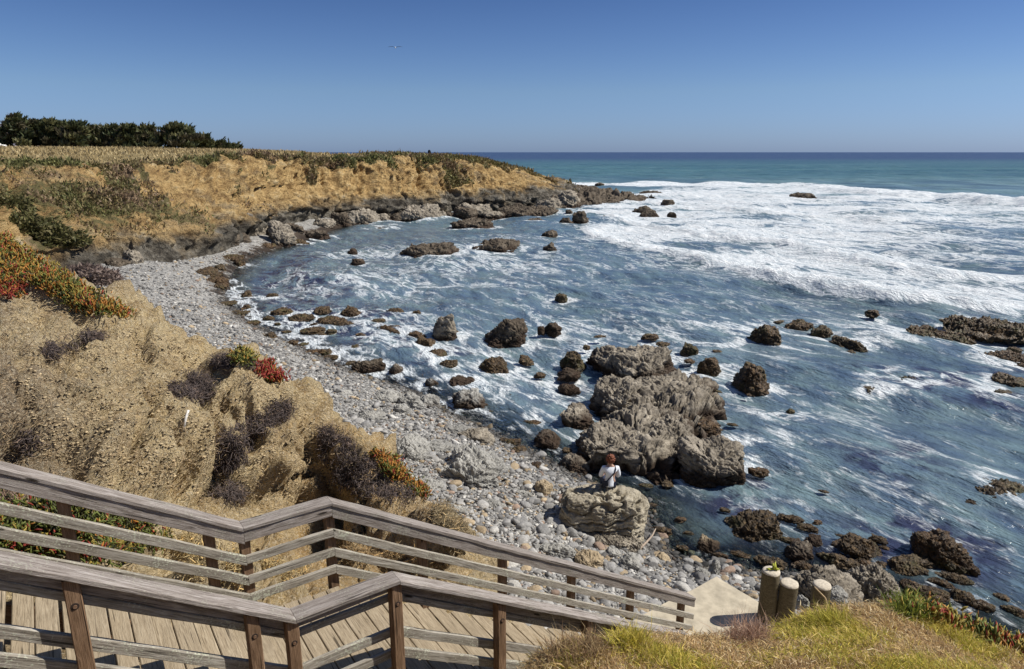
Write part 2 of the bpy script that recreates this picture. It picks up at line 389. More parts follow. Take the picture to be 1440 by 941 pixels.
az = np.radians(np.linspace(-52, 58, 620)); rr = np.geomspace(8.0, 175.0, 560)
A, R = np.meshgrid(az, rr, indexing='ij')
P2 = np.stack([(R * np.sin(A)).ravel(), (R * np.cos(A)).ravel()], 1)
d = beach_d(P2); z = beach_h(P2, d)
P3 = np.column_stack([P2, np.zeros(len(P2))])
z = z + (fbm(P3 * 0.25, 4) * 0.22 + fbm(P3 * 1.7 + 5, 3) * 0.07 * sstep(70, 30, P2[:, 1])) * sstep(0.6, 2.5, np.abs(d)) * np.where(d > 0, 1, 0.5)
wrack_poly = [g(*q)[:2] for q in [(275, 400), (300, 380), (350, 345), (430, 322), (520, 312), (470, 335), (400, 352), (355, 372), (335, 400), (350, 440), (300, 425)]]
wr = 0.62 * sstep(-2, 4, sdist(P2, wrack_poly)) * sstep(5.0, 1.5, d) + 0.35 * sstep(2.0, 0.3, d)
wet = sstep(1.4, 0.1, d + fbm(P3 * 0.5, 3) * 1.5)
tag(link('beach', new_mesh('beach', np.column_stack([P2, z]), grid_faces(620, 560), M['beach'], attrs=dict(wrack=np.clip(wr, 0, 1), wet=wet))), kind='structure')

# ================================================================= far cove and headland cliffs
ST_ = [  # top edge, mid face, foot as (px, py, depth); inland direction; heights inland
    ((-330, 236, 40), (-330, 330, 34), (-330, 440, 28), (-.6, .8), (9.6, 10.4, 10.8)),
    ((-90, 236, 50), (-80, 300, 44), (-60, 400, 38), (-.55, .83), (9.6, 10.5, 10.9)),
    ((10, 236, 62), (40, 290, 55), (95, 385, 47), (-.5, .86), (9.5, 10.4, 10.8)),
    ((110, 238, 67), (130, 285, 60), (160, 366, 53), (-.5, .86), (9.6, 10.4, 10.8)),
    ((200, 238, 72), (215, 290, 64), (235, 362, 56), (-.5, .86), (9.7, 10.4, 10.7)),
    ((285, 230, 80), (290, 285, 72), (300, 345, 64), (-.45, .9), (9.8, 10.3, 10.5)),
    ((345, 224, 88), (345, 270, 82), (360, 326, 76), (-.42, .91), (9.9, 10.2, 10.3)),
    ((400, 224, 99), (402, 262, 96), (425, 307, 91), (-.38, .92), (9.8, 10.0, 10.1)),
    ((470, 226, 107), (470, 262, 102), (478, 314, 98), (-.34, .94), (9.4, 9.6, 9.7)),
    ((540, 227, 114), (545, 262, 109), (560, 309, 105), (-.3, .95), (9.3, 9.3, 9.2)),
    ((605, 226, 121), (612, 262, 116), (630, 304, 112), (-.3, .95), (9.2, 9.1, 8.0)),
    ((660, 230, 128), (680, 262, 123), (700, 298, 119), (-.3, .95), (8.9, 8.6, 5.0)),
    ((703, 235, 136), (733, 258, 131), (752, 293, 127), (-.35, .93), (8.0, 7.0, 2.0)),
    ((722, 241, 146), (768, 264, 142), (798, 286, 139), (-.5, .86), (7.0, 5.0, 1.0)),
    ((722, 241, 160), (782, 262, 162), (812, 272, 170), (-.8, .5), (6.5, 3.0, 0.0)),
    ((705, 238, 170), (760, 250, 190), (790, 258, 215), (-1, -.1), (6.0, 4.0, 1.0)),
]
rows = []
for T, Mi, Fo, di, hs in ST_:
    t, m, f = at(*T), at(*Mi), at(*Fo)
    dv = np.array([di[0], di[1]]); dv = dv / np.linalg.norm(dv)
    last = T[2] > 150
    dd = (4, 9, 16) if last else ((9, 26, 46) if T[2] > 106.5 else (10, 55, 420))
    ps = [np.array([t[0] + dv[0] * k, t[1] + dv[1] * k, hz]) for k, hz in zip(dd, hs)]
    f0 = f + (f - m) * 0.25; f0[2] = -1.5; f[2] = max(f[2], 0.1)
    f1 = f + (m - f) * 0.16 + np.array([0, 0, 1.1])
    rows.append([f0, f, f1, m, t] + ps)
K = np.array(rows)                                  # stations x rows x 3
def catmull(Kp, n):
    m = len(Kp); x = np.linspace(0, m - 1, n); i = np.clip(np.floor(x).astype(int), 0, m - 2); f = (x - i).reshape(-1, *([1] * (Kp.ndim - 1)))
    p0, p1, p2, p3 = Kp[np.clip(i - 1, 0, m - 1)], Kp[i], Kp[np.clip(i + 1, 0, m - 1)], Kp[np.clip(i + 2, 0, m - 1)]
    return 0.5 * (2 * p1 + (p2 - p0) * f + (2 * p0 - 5 * p1 + 4 * p2 - p3) * f * f + (3 * p1 - p0 - 3 * p2 + p3) * f ** 3)
NU = 900
KU = catmull(K, NU)
vs = [(0, 1, 10), (1, 2, 16), (2, 3, 50), (3, 4, 50), (4, 5, 34), (5, 6, 26), (6, 7, 40)]
Gs, vv = [], []
for a, b, n in vs:
    tt = np.linspace(0, 1, n, endpoint=False)
    if a == 6: tt = tt ** 1.6
    Gs.append(KU[:, a:a + 1] * (1 - tt)[None, :, None] + KU[:, b:b + 1] * tt[None, :, None]); vv.append(a + tt)
G = np.concatenate(Gs + [KU[:, 7:8]], 1); vpar = np.concatenate(vv + [np.array([7.0])])
NV = G.shape[1]
for _ in range(3):                                   # soften the profile corners
    G[:, 1:-1] = 0.25 * G[:, :-2] + 0.5 * G[:, 1:-1] + 0.25 * G[:, 2:]
Nn = grid_normals(G)
if Nn[:, 90, 2].mean() < 0: Nn = -Nn
arc = np.concatenate([[0], np.cumsum(np.linalg.norm(np.diff(KU[:, 3], axis=0), axis=1))])
face = sstep(0.6, 1.6, vpar) * sstep(4.7, 4.0, vpar)
Q = G.reshape(-1, 3)
gp = np.column_stack([np.repeat(arc, NV) * 0.17, np.tile(vpar, NU) * 0.35, np.full(NU * NV, 2.0)])
gp[:, 0] += fbm(Q * 0.12, 3) * 0.8
gul = ridged(gp, 4).reshape(NU, NV)
gp2 = np.column_stack([np.repeat(arc, NV) * 0.6, np.tile(vpar, NU) * 0.55, np.full(NU * NV, 7.0)]); gp2[:, 0] += fbm(Q * 0.3 + 3, 3) * 0.9
gul2 = ridged(gp2, 3).reshape(NU, NV)
big = fbm(Q * 0.055 + 11, 4).reshape(NU, NV); med = fbm(Q * 0.33, 5).reshape(NU, NV)
blk = worley(Q * np.array([0.5, 0.5, 0.85]) + fbm(Q * 0.8, 2)[:, None] * 0.3)[0].reshape(NU, NV)
hor = Nn.copy(); hor[..., 2] *= 0.35
sc_ = np.clip(np.linalg.norm(KU[:, 3, :2], axis=1) / 110.0, 0.55, 1.0)[:, None]
low = sstep(3.2, 1.6, vpar)[None, :]
disp = face[None, :] * (2.6 * big + 3.0 * (gul - 0.45) + 2.4 * (gul2 - 0.45) * (1 - low * 0.5) + 1.3 * med - (1.7 * low + 0.6) * (blk - 0.5)) * sc_
rim = sstep(3.3, 4.0, vpar) * sstep(5.2, 4.2, vpar)
disp += rim[None, :] * 1.3 * fbm(np.column_stack([np.repeat(arc, NV) * 0.25, np.zeros(NU * NV), np.zeros(NU * NV)]), 4).reshape(NU, NV)
G2 = G + hor * disp[..., None]
flat = sstep(4.0, 4.8, vpar)[None, :]
G2[..., 2] += flat * (0.28 * fbm(Q * 0.09 + 4, 4) + 0.12 * fbm(Q * 0.5, 3)).reshape(NU, NV)
ustn = np.repeat(np.linspace(0, len(ST_) - 1, NU), NV).reshape(NU, NV)
# vegetation: thick on the left slope and over the rim, thin on the bare faces
vleft = sstep(5.2, 2.2, ustn) * sstep(1.6, 2.4, vpar)[None, :] * 0.50
vrim = sstep(3.75, 4.15, vpar + 0 * ustn + 0.9 * med + 0.7 * fbm(np.column_stack([ustn.ravel() * 2.3, np.zeros(NU * NV), np.zeros(NU * NV)]) + 71, 3).reshape(NU, NV))
vhang = sstep(0.12, 0.4, fbm(np.column_stack([ustn.ravel() * 1.6, np.tile(vpar, NU) * 0.15, np.zeros(NU * NV)]) + 21, 3).reshape(NU, NV)) * sstep(2.6, 3.2, vpar)[None, :]
veg = np.clip(np.maximum.reduce([vleft + 0.55 * fbm(Q * 0.11 + 61, 4).reshape(NU, NV), vrim * 0.85, vhang * 0.8]) + 0.2 * big, 0, 1)
mlow = sstep(0.25, 0.5, fbm(Q * 0.1 + 31, 3).reshape(NU, NV) + 0.2) * sstep(1.2, 2.0, vpar)[None, :] * sstep(3.6, 3.0, vpar)[None, :]
veg = np.clip(veg + mlow * 0.35 * sstep(9, 5, ustn), 0, 1)
dry = np.clip(sstep(4.05, 4.5, vpar)[None, :] * sstep(9.8, 6.8, ustn) + 0.42 * sstep(4.2, 5.0, vpar)[None, :] + 0.3 * med * sstep(3.9, 4.3, vpar)[None, :], 0, 1)
tag(link('hills', new_mesh('hills', G2.reshape(-1, 3), grid_faces(NU, NV), M['cliff'], attrs=dict(veg=veg.ravel(), dry=dry.ravel()))), kind='structure')
FAR = dict(P=G2, N=grid_normals(G2), veg=veg, dry=dry, v=np.broadcast_to(vpar[None, :], veg.shape), u=ustn)
if FAR['N'][:, 90, 2].mean() < 0: FAR['N'] = -FAR['N']

# ================================================================= near bluff (one sheet: slope, ground under the stairs, grassy knoll)
DX = np.array([0.824, 0.567]); DX /= np.linalg.norm(DX)
NX = np.array([-DX[1], DX[0]])
R0 = 3.4
O2 = (at(410, 860, R0 / 0.6496))[:2]
WID, LAND_L, ZD = 0.4425 * R0, 0.2516 * R0, 10 - R0 - 0.95
SA, SC = 0.64, 0.605
def sn(s, n): return O2 + DX * s + NX * n
def deck_z(s): return ZD - SA * s if s < 0 else (ZD if s < LAND_L else ZD - SC * (s - LAND_L))
C = []
for q in [(-420, 700, 8), (-420, 480, 12), (-420, 330, 17), (-200, 700, 7.2), (-200, 540, 10), (-200, 430, 13), (-200, 300, 16),
          (0, 720, 6.9), (0, 640, 8.2), (0, 560, 9.8), (0, 450, 12.6), (0, 338, 16.0), (90, 398, 16.0), (90, 500, 12), (90, 600, 9.4),
          (190, 450, 16.0), (190, 540, 12.2), (190, 640, 9.4), (150, 690, 8.2), (300, 487, 15.5), (290, 590, 12.2), (285, 650, 11.5), (275, 705, 10.2), (240, 730, 8.9),
          (400, 542, 14.5), (395, 605, 13.0), (390, 690, 12.3), (365, 730, 11.1), (350, 770, 9.6), (445, 580, 14.0), (452, 620, 13.5), (455, 700, 12.9), (440, 745, 11.4),
          (510, 640, 13.5), (520, 700, 12.2), (605, 690, 13.2), (600, 730, 12.2), (645, 742, 12.6), (640, 770, 11.2),
          (100, 760, 7.1), (220, 770, 7.6), (330, 800, 8.2), (420, 800, 9.1), (520, 800, 9.7), (600, 805, 10.0), (680, 830, 10.2)]:
    C.append(at(*q))
def behind(px, py, t, dh):    # beyond the brow the slope drops to the beach
    q = at(px, py, t); return [q[0] + dh * 0.35, q[1] + dh, q[2] - dh * 1.5]
for q in [(0, 338, 16), (90, 398, 16), (190, 450, 16), (300, 487, 15.5), (400, 542, 14.5), (445, 580, 14.0), (510, 640, 13.5), (605, 690, 13.2), (645, 742, 12.6)]:
    C.append(behind(*q, 1.2)); C.append(behind(*q, 3.2)); 
    b = behind(*q, 6.5); b[2] = -1.0; C.append(b)
for s in np.arange(-5, 6.6, 0.8):
    for n in (0.0, 0.75, 1.5):
        zz = deck_z(s) - (0.55 if s < 2 else 0.75) - (0.12 if n > 1 else 0)
        C.append([*sn(s, n), zz])
    if s < -0.5:
        C.append([*sn(s, -1.1), deck_z(s) - 0.45])
for s in (6.8, 8, 9.2):
    for n in (-0.6, 0.8, 2.4): C.append([*sn(s, n), 0.5])
for s in (5.4, 6.4, 7.6, 9.0): C.append([*sn(s, 3.9), -0.6])
C += [[0, 0, 8.35], [1.5, 0, 8.3], [3, 0.3, 8.0], [5, 0, 7.9], [0, -4, 9.2], [5, -4, 9], [-3, -3, 9.1], [-1.6, 0.3, 7.8], [-4, 0, 8.0], [8, 1, 7.0], [11, 1, 6.5]]
LIP = [(742, 948, 4.7), (790, 902, 5.1), (838, 902, 5.2), (870, 899, 5.3), (960, 901, 5.4), (1060, 891, 5.6), (1150, 858, 5.9), (1250, 850, 6.1), (1330, 872, 6.1), (1440, 922, 5.9), (1600, 985, 5.5)]
for q in LIP:
    p = at(*q); C.append(p)
    o = np.array([0.25, 0.97])
    C.append([p[0] + o[0] * 0.9, p[1] + o[1] * 0.9, p[2] - 1.0]); C.append([p[0] + o[0] * 2.2, p[1] + o[1] * 2.2, max(p[2] - 3.2, 0.9)])
    if q[0] > 1000: C.append([p[0] + o[0] * 4.5, p[1] + o[1] * 4.5, 0.0]); C.append([p[0] + o[0] * 7, p[1] + o[1] * 7, -1.5])
for q in [(900, 941, 4.55), (1100, 941, 4.5), (1300, 941, 4.5), (1440, 960, 4.6), (1000, 915, 4.95), (1200, 900, 5.1), (1350, 920, 5.1)]: C.append(at(*q))
C = np.array(C, float)
for i in range(len(C) - 1, -1, -1):                  # drop duplicates too close together
    if (np.linalg.norm(C[:i, :2] - C[i, :2], axis=1) < 0.16).any(): C = np.delete(C, i, 0)
phi = lambda r: np.sqrt(r * r + 0.25)
D_ = np.linalg.norm(C[:, None, :2] - C[None, :, :2], axis=2)
Wt = np.linalg.solve(phi(D_) + np.eye(len(C)) * -0.03, C[:, 2] - 4.0)
def rbf(P):
    out = np.zeros(len(P))
    for i in range(0, len(P), 20000):
        q = P[i:i + 20000]
        out[i:i + 20000] = phi(np.linalg.norm(q[:, None] - C[None, :, :2], axis=2)) @ Wt + 4.0
    return out
GS = 0.062
xs = np.arange(-24, 14.5, GS); ys = np.arange(-3, 22, GS)
X, Y = np.meshgrid(xs, ys, indexing='ij'); P2 = np.stack([X.ravel(), Y.ravel()], 1)
Z = rbf(P2)
Gn = np.column_stack([P2, Z]).reshape(len(xs), len(ys), 3)
rel = P2 - O2; s_, n_ = rel @ DX, rel @ NX
bl = sstep(1.65, 2.6, n_) * sstep(-3.5, 0.5, Z)
kn = sstep(-0.2, -1.0, n_)
Nn = grid_normals(Gn)
if Nn[..., 2].mean() < 0: Nn = -Nn
P3 = Gn.reshape(-1, 3)
wp = P3 + fbm(P3 * 0.6, 3)[:, None] * 0.6
steep = 1 - Nn[..., 2].ravel()
gl = ridged(np.column_stack([wp[:, 0] * 0.62 + wp[:, 1] * 0.35, wp[:, 1] * 0.22 - wp[:, 0] * 0.1, wp[:, 2] * 0.12]), 4) - 0.45
erode = np.clip(0.35 + 2.2 * steep, 0, 1.2)
drn = ridged(np.column_stack([(wp[:, 0] * DX[0] + wp[:, 1] * DX[1]) * 0.75, (wp[:, 0] * NX[0] + wp[:, 1] * NX[1]) * 0.16, np.zeros(len(wp))]) + 5, 4) - 0.45
lay_ = P3[:, 2] / 0.42 + fbm(P3 * 0.5 + 8, 4) * 2.2; lf = lay_ - np.floor(lay_)
ledge = np.minimum(lf * 3.0, 1.0) - 0.65
cf1, cf2, cci = worley(wp * 0.75 + 3)
dz = bl * (0.72 * drn * np.clip(0.6 + 1.5 * steep, 0, 1.3) + 0.26 * ledge * np.clip(0.5 + 1.5 * fbm(P3 * 0.4 + 15, 3), 0, 1.3) - 0.50 * sstep(0.10, 0.0, cf2 - cf1) * sstep(-0.15, 0.15, fbm(P3 * 0.35 + 25, 3)) + 0.22 * (cci - 0.5) + 0.30 * gl * erode + 0.75 * fbm(P3 * 0.33 + 4, 4) - 0.42 * sstep(0.30, 0.10, worley(wp * 0.62 + 41)[0]) * sstep(-0.1, 0.2, fbm(P3 * 0.3 + 55, 3)) + 0.34 * fbm(P3 * 1.3, 5) - 0.22 * (worley(wp * 1.6)[0] - 0.5) + 0.16 * (ridged(P3 * 2.8, 4) - 0.5) + 0.09 * fbm(P3 * 6.0, 3)) \
   + kn * (0.10 * fbm(P3 * 0.9, 4) + 0.04 * fbm(P3 * 4, 2)) + (1 - bl) * (1 - kn) * 0.05 * fbm(P3 * 1.2, 3)
def blob(px, py, t, r, dep):
    q = at(px, py, t)[:2]; return dep * np.exp(-((P2 - q) ** 2).sum(1) / (r * r))
for L_, wd_, dp_ in [([(119, 604, 9.6), (130, 618, 9.3), (138, 632, 9.0)], .10, .25), ([(180, 612, 10.2), (186, 640, 9.6), (192, 662, 9.1)], .13, .45), ([(243, 610, 11.0), (255, 665, 10.4), (289, 712, 9.8)], .16, .6),
                     ([(280, 560, 12.6), (300, 600, 11.9), (312, 640, 11.6)], .12, .3), ([(355, 600, 13.0), (362, 640, 12.6), (368, 690, 12.2)], .14, .5), ([(432, 585, 13.9), (448, 640, 13.4), (463, 690, 12.9)], .17, .65), ([(60, 520, 11), (120, 560, 10.4), (150, 600, 9.9)], .10, .2)]:
    ln_ = [at(*q)[:2] for q in L_]
    dz -= 1.5 * dp_ * np.exp(-(seg_dist(P2 + fbm(P3 * 1.5, 3)[:, None] * 0.25, ln_) / (1.25 * wd_)) ** 2)
dz -= blob(175, 665, 9.0, 0.55, 0.55) + blob(140, 645, 9.4, 0.4, 0.3) + blob(275, 690, 9.2, 0.3, 0.75) + blob(468, 660, 12.3, 0.45, 0.7)
low_poly = [at(*q)[:2] for q in [(-400, 620, 9), (60, 596, 9.7), (125, 606, 9.6), (160, 632, 9.5), (190, 655, 9.3), (250, 662, 10.4), (300, 625, 12.0), (340, 650, 12.2), (380, 632, 12.5), (440, 655, 12.95), (470, 690, 12.6), (520, 720, 12.0), (640, 790, 10.5), (600, 820, 9.2), (300, 800, 7.6), (0, 740, 6.6), (-400, 740, 7)]]
sd_ = sdist(P2 + np.stack([fbm(P3 * 1.1, 4), fbm(P3 * 1.1 + 30, 4)], 1) * 0.55, low_poly)
dz -= 0.60 * sstep(-0.05, 0.22, sd_) * sstep(1.55, 2.0, n_)
hz_ = Nn.copy().reshape(-1, 3)
V = P3 + hz_ * (dz * 0.8)[:, None]; V[:, 2] += dz * 0.25
och_poly = [at(*q)[:2] for q in [(350, 715, 9.4), (400, 600, 13), (470, 560, 14.2), (560, 660, 13.6), (680, 770, 12.0), (640, 800, 10), (450, 760, 9)]]
lit_poly = [at(*q)[:2] for q in [(-300, 640, 8), (-300, 380, 14), (0, 400, 14.5), (110, 470, 14), (110, 560, 10.5), (150, 640, 8.9), (60, 680, 7.6)]]
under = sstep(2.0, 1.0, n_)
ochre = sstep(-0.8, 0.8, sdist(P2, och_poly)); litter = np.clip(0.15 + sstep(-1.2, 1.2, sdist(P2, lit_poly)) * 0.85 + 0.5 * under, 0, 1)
NEARV = V.reshape(len(xs), len(ys), 3)
scarp = sstep(0.16, 0.5, 1 - np.abs(grid_normals(NEARV)[..., 2])).ravel()
F = grid_faces(len(xs), len(ys))
tag(link('ground', new_mesh('ground', V, F, M['dirt'], attrs=dict(ochre=ochre, litter=litter, scarp=scarp))), kind='structure')
from mathutils.bvhtree import BVHTree
BV = BVHTree.FromPolygons([tuple(v) for v in V], [tuple(f) for f in F.tolist()])
def hit(px, py):              # where a sight line meets the near ground
    r = Vector(ray(px, py)).normalized()
    p, n, i, dd = BV.ray_cast(Vector((0, 0, H)), r, 60)
    if p is None: return None
    return np.array(p), np.array(n if n.z > 0 else -n)
def drop(x, y):
    p, n, i, dd = BV.ray_cast(Vector((x, y, 30)), Vector((0, 0, -1)), 60)
    return None if p is None else (np.array(p), np.array(n if n.z > 0 else -n))

# ================================================================= staircase and railings
def beam(name, corners0, corners1, mat, parent, segs=None, wob=0.003, seed=0):
    """prism between two end outlines (each a list of (n, dz) given in world points)"""
    a = np.array(corners0); b = np.array(corners1); ax = b.mean(0) - a.mean(0); L = np.linalg.norm(ax); ax /= L
    k = len(a); segs = segs or max(2, int(L / 0.18))
    tt = np.linspace(0, 1, segs + 1)
    V = (a[None] * (1 - tt)[:, None, None] + b[None] * tt[:, None, None])
    w = np.stack([fbm(V.reshape(-1, 3) * 2.5 + seed * 3.7, 3), fbm(V.reshape(-1, 3) * 2.5 + 50 + seed, 3), fbm(V.reshape(-1, 3) * 2.5 + 90 + seed, 3)], 1).reshape(V.shape)
    w[0] = w[-1] = 0
    V = V + w * wob * 2
    F = []
    for i in range(segs):
        for j in range(k):
            F.append((i * k + j, i * k + (j + 1) % k, (i + 1) * k + (j + 1) % k, (i + 1) * k + j))
    F.append(tuple(range(k))[::-1]); F.append(tuple(segs * k + j for j in range(k)))
    X = Vector(ax); Yv = Vector((0, 0, 1)).cross(X)
    if Yv.length < 0.1: Yv = Vector(tuple(DX) + (0,))
    Yv.normalize(); Zv = X.cross(Yv)
    mw = Matrix((X, Yv, Zv)).transposed().to_4x4(); mw.translation = Vector(a.mean(0))
    inv = np.array(mw.inverted())
    Vl = V.reshape(-1, 3) @ inv[:3, :3].T + inv[:3, 3]
    me = new_mesh(name, Vl, F, mat, smooth=False)
    bm = bmesh.new(); bm.from_mesh(me); bmesh.ops.recalc_face_normals(bm, faces=bm.faces); bm.to_mesh(me); bm.free()
    return link(name, me, parent, mw=mw)
def prof(s, z, n0, n1, h, c=0.006):      # chamfered board outline in the upright plane across the stair, top at z
    pts = [(n0 + c, z), (n1 - c, z), (n1, z - c), (n1, z - h + c), (n1 - c, z - h), (n0 + c, z - h), (n0, z - h + c), (n0, z - c)]
    return [np.array([*sn(s, n), zz]) for n, zz in pts]
def railz(s, near=False): return ZD + 0.95 - ((SA + (0.03 if near else 0)) * s if s < 0 else (0 if s < LAND_L else SC * (s - LAND_L)))
def s_at(px, py, n):          # where the sight line crosses the plane of a railing
    r = ray(px, py); t = (NX @ O2 + n) / (NX @ r[:2]); return DX @ (r[:2] * t - O2)
bid = [0]
def run(name, mat, parent, n0, n1, h, drop_, s_lo, s_hi):
    nf = n0 < 0.5
    for a, b in ((s_lo, 0.0), (0.0, LAND_L), (LAND_L, s_hi)):
        bid[0] += 1
        sl = SA if b <= 0 else (0 if b <= LAND_L + 1e-6 else SC)
        hh = h * math.sqrt(1 + sl * sl)
        e = 0.0015
        za, zb_ = railz(a, nf) - drop_, railz(b, nf) - drop_
        da = e * (zb_ - za) / (b - a)
        beam(name, prof(a + e, za + da, n0, n1, hh), prof(b - e, zb_ - da, n0, n1, hh), mat, parent, seed=bid[0], wob=0.004)
def post_of(parent, s, n0, n1, ztop, zbot, bolts=None):
    w = 0.046; c = 0.006
    def out(z): return [np.array([*sn(s + a, n), z]) for a, n in [(-w + c, n0), (w - c, n0), (w, n0 + c), (w, n1 - c), (w - c, n1), (-w + c, n1), (-w, n1 - c), (-w, n0 + c)]]
    bid[0] += 1
    p = beam('post', out(zbot), out(ztop), M['post'], parent, seed=bid[0], wob=0.002)
    for nb, dz_ in (bolts or []):
        c3 = np.array([*sn(s, nb), ztop - dz_]); sg = -1 if nb < 0.5 else 1
        for nm, rad_, off, m, dep_ in (('recess_shade_disc', 0.025, 0.001, M['hole'], 0.003), ('bolt', 0.013, 0.004, M['steel'], 0.009)):  # flat dark disc paints the shade of a counterbore around each bolt
            bm = bmesh.new(); bmesh.ops.create_cone(bm, cap_ends=True, segments=14, radius1=rad_, radius2=rad_ * 0.9, depth=dep_)
            me = bpy.data.meshes.new(nm); bm.to_mesh(me); bm.free(); me.materials.append(m)
            X = Vector((*DX, 0)); Zv = Vector((*(NX * sg), 0)); Yv = Zv.cross(X)
            mw = Matrix((X, Yv, Zv)).transposed().to_4x4(); mw.translation = Vector(c3 + np.array([*(NX * sg * off), 0]))
            link(nm, me, p, mw=mw)
    return p
S_TOP, S_END = -4.2, 6.62
S_NEAR = s_at(968, 884, 0)
# near railing
nr = empty('stair_railing', (*sn(0, 0), deck_z(0)), 'weathered grey wooden railing on the near side of the stairs, its brown posts bolted through', 'railing')
run('top_rail', M['rail'], nr, -0.120, 0.048, 0.038, 0.0, S_TOP, S_NEAR)
run('rail_board', M['rail'], nr, 0.003, 0.040, 0.120, 0.043, S_TOP, S_NEAR)
run('rail_board', M['rail2'], nr, 0.002, 0.039, 0.065, 0.19, S_TOP, S_NEAR)
run('mid_rail', M['rail2'], nr, 0.001, 0.039, 0.085, 0.52, S_TOP, S_NEAR)
run('mid_rail', M['rail2'], nr, 0.002, 0.040, 0.085, 0.73, S_TOP, S_NEAR)
for px, py in [(-160, 760), (103, 840), (357, 885), (411, 875), (558, 830), (706, 860), (830, 876), (905, 890)]:
    s = s_at(px, py, -0.09)
    post_of(nr, s, -0.094, -0.0005, railz(s, True) - 0.040, deck_z(s) - 0.45, [(-0.094, 0.19)])
# far railing
fr = empty('stair_railing', (*sn(0, WID), deck_z(0)), 'weathered grey wooden railing on the far side of the stairs, below the dirt slope', 'railing')
n1 = WID
run('top_rail', M['rail'], fr, n1 - 0.055, n1 + 0.115, 0.038, 0.0, S_TOP, S_END)
run('rail_board', M['rail'], fr, n1 - 0.042, n1 - 0.002, 0.118, 0.041, S_TOP, S_END)
run('mid_rail', M['rail2'], fr, n1 - 0.040, n1 - 0.001, 0.086, 0.31, S_TOP, S_END)
run('mid_rail', M['rail2'], fr, n1 - 0.039, n1 - 0.001, 0.086, 0.53, S_TOP, S_END)
run('mid_rail', M['rail2'], fr, n1 - 0.041, n1 - 0.001, 0.086, 0.73, S_TOP, S_END)
for px, py in [(-170, 660), (88, 703), (293, 752), (343, 758), (462, 727), (593, 772), (706, 795), (803, 820), (886, 838), (957, 857)]:
    s = s_at(px, py, n1 + 0.05)
    post_of(fr, s, n1 + 0.0005, n1 + 0.094, railz(s) - 0.040, deck_z(s) - 0.55)
# treads and landing
stair = empty('wooden_staircase', (*sn(0, WID / 2), deck_z(0)), 'straight flight of worn tan plank stairs with a short landing, going down to the beach', 'staircase')
def plank(s0, s1, z, V, F, n0=0.046, n1=WID - 0.05):
    b = len(V); c = 0.006; th = 0.042; jit = RNG.normal() * 0.003; na = n0 + RNG.random() * 0.015; nb = n1 - RNG.random() * 0.03
    ring = [(s0, z - th), (s0, z - c), (s0 + c, z), (s1 - c, z), (s1, z - c), (s1, z - th)]
    for n in np.linspace(na, nb, 6):
        dz_ = RNG.normal() * 0.0015 + jit
        V += [np.array([*sn(s, n), zz + dz_]) for s, zz in ring]
    k = 6
    for i in range(5):
        for j in range(k): F.append((b + i * k + j, b + i * k + (j + 1) % k, b + (i + 1) * k + (j + 1) % k, b + (i + 1) * k + j))
    F.append(tuple(b + j for j in range(k))); F.append(tuple(b + 5 * k + j for j in range(k))[::-1])
def tread(name, s0, s1, z, cnt):
    V, F = [], []
    w = (s1 - s0) / cnt
    for i in range(cnt): plank(s0 + i * w + (0.012 if i == 0 and cnt == 2 else 0.004), s0 + (i + 1) * w - 0.004, z, V, F)
    V = np.array(V); c3 = V.mean(0)
    X = Vector((*NX, 0)); Yv = Vector((*DX, 0)) * -1; mw = Matrix((X, Yv, Vector((0, 0, 1)))).transposed().to_4x4(); mw.translation = Vector(c3)
    inv = np.array(mw.inverted()); Vl = V @ inv[:3, :3].T + inv[:3, 3]
    me = new_mesh(name, Vl, F, M['deck'], smooth=False)
    bm = bmesh.new(); bm.from_mesh(me); bmesh.ops.recalc_face_normals(bm, faces=bm.faces); bm.to_mesh(me); bm.free()
    link(name, me, stair, mw=mw)
RUN_A, RUN_C = 0.29, 0.29
for k in range(1, 15):
    tread('tread', -k * RUN_A - 0.012, -(k - 1) * RUN_A - 0.012 + 0.006, ZD + SA * RUN_A * k, 2)
tread('landing', 0.0, LAND_L, ZD, 6)
for k in range(1, 20):
    tread('tread', LAND_L + (k - 1) * RUN_C - 0.006, LAND_L + k * RUN_C, ZD - SC * RUN_C * k, 2)
for na, nb in ((0.06, 0.10), (WID - 0.10, WID - 0.06)):
    for s0, s1, dd in ((S_TOP, -0.01, 0.06), (0.0, LAND_L, 0.044), (LAND_L + 0.01, 6.3, 0.23)):
        za = ZD - SA * s0 if s0 < 0 else (ZD if s0 < 0.5 else ZD - SC * (s0 - LAND_L)); zb_ = ZD - SA * s1 if s1 < 0 else (ZD if s1 <= LAND_L + 1e-6 else ZD - SC * (s1 - LAND_L))
        bid[0] += 1
        dd = 0.24 if s0 < 0 else dd
        beam('stringer', prof(s0, za - dd, na, nb, 0.24), prof(s1, zb_ - dd, na, nb, 0.24), M['post'], stair, seed=bid[0])

# ================================================================= concrete landing and wooden pilings
ZP = 2.0
tip = g(1008, 811, ZP); s_t = DX @ (tip[:2] - O2); n_t = NX @ (tip[:2] - O2)
V = []; nu, nvv = 40, 40
ss = np.linspace(s_t - 2.9, s_t, nu); nn = np.linspace(n_t - 3.2, n_t, nvv)
top = np.array([[[*sn(a, b), ZP] for b in nn] for a in ss])
top[..., :2] += 0.035 * np.stack([fbm(top.reshape(-1, 3) * 2.2 + k_, 4).reshape(nu, nvv) for k_ in (3, 30)], -1)
top[..., 2] += 0.035 * fbm(top.reshape(-1, 3) * 1.3, 4).reshape(nu, nvv)
Vt = top.reshape(-1, 3); Ft = [tuple(f) for f in grid_faces(nu, nvv).tolist()]
rim_ = [i * nvv for i in range(nu)] + [(nu - 1) * nvv + j for j in range(1, nvv)] + [i * nvv + nvv - 1 for i in range(nu - 2, -1, -1)] + [j for j in range(nvv - 2, 0, -1)]
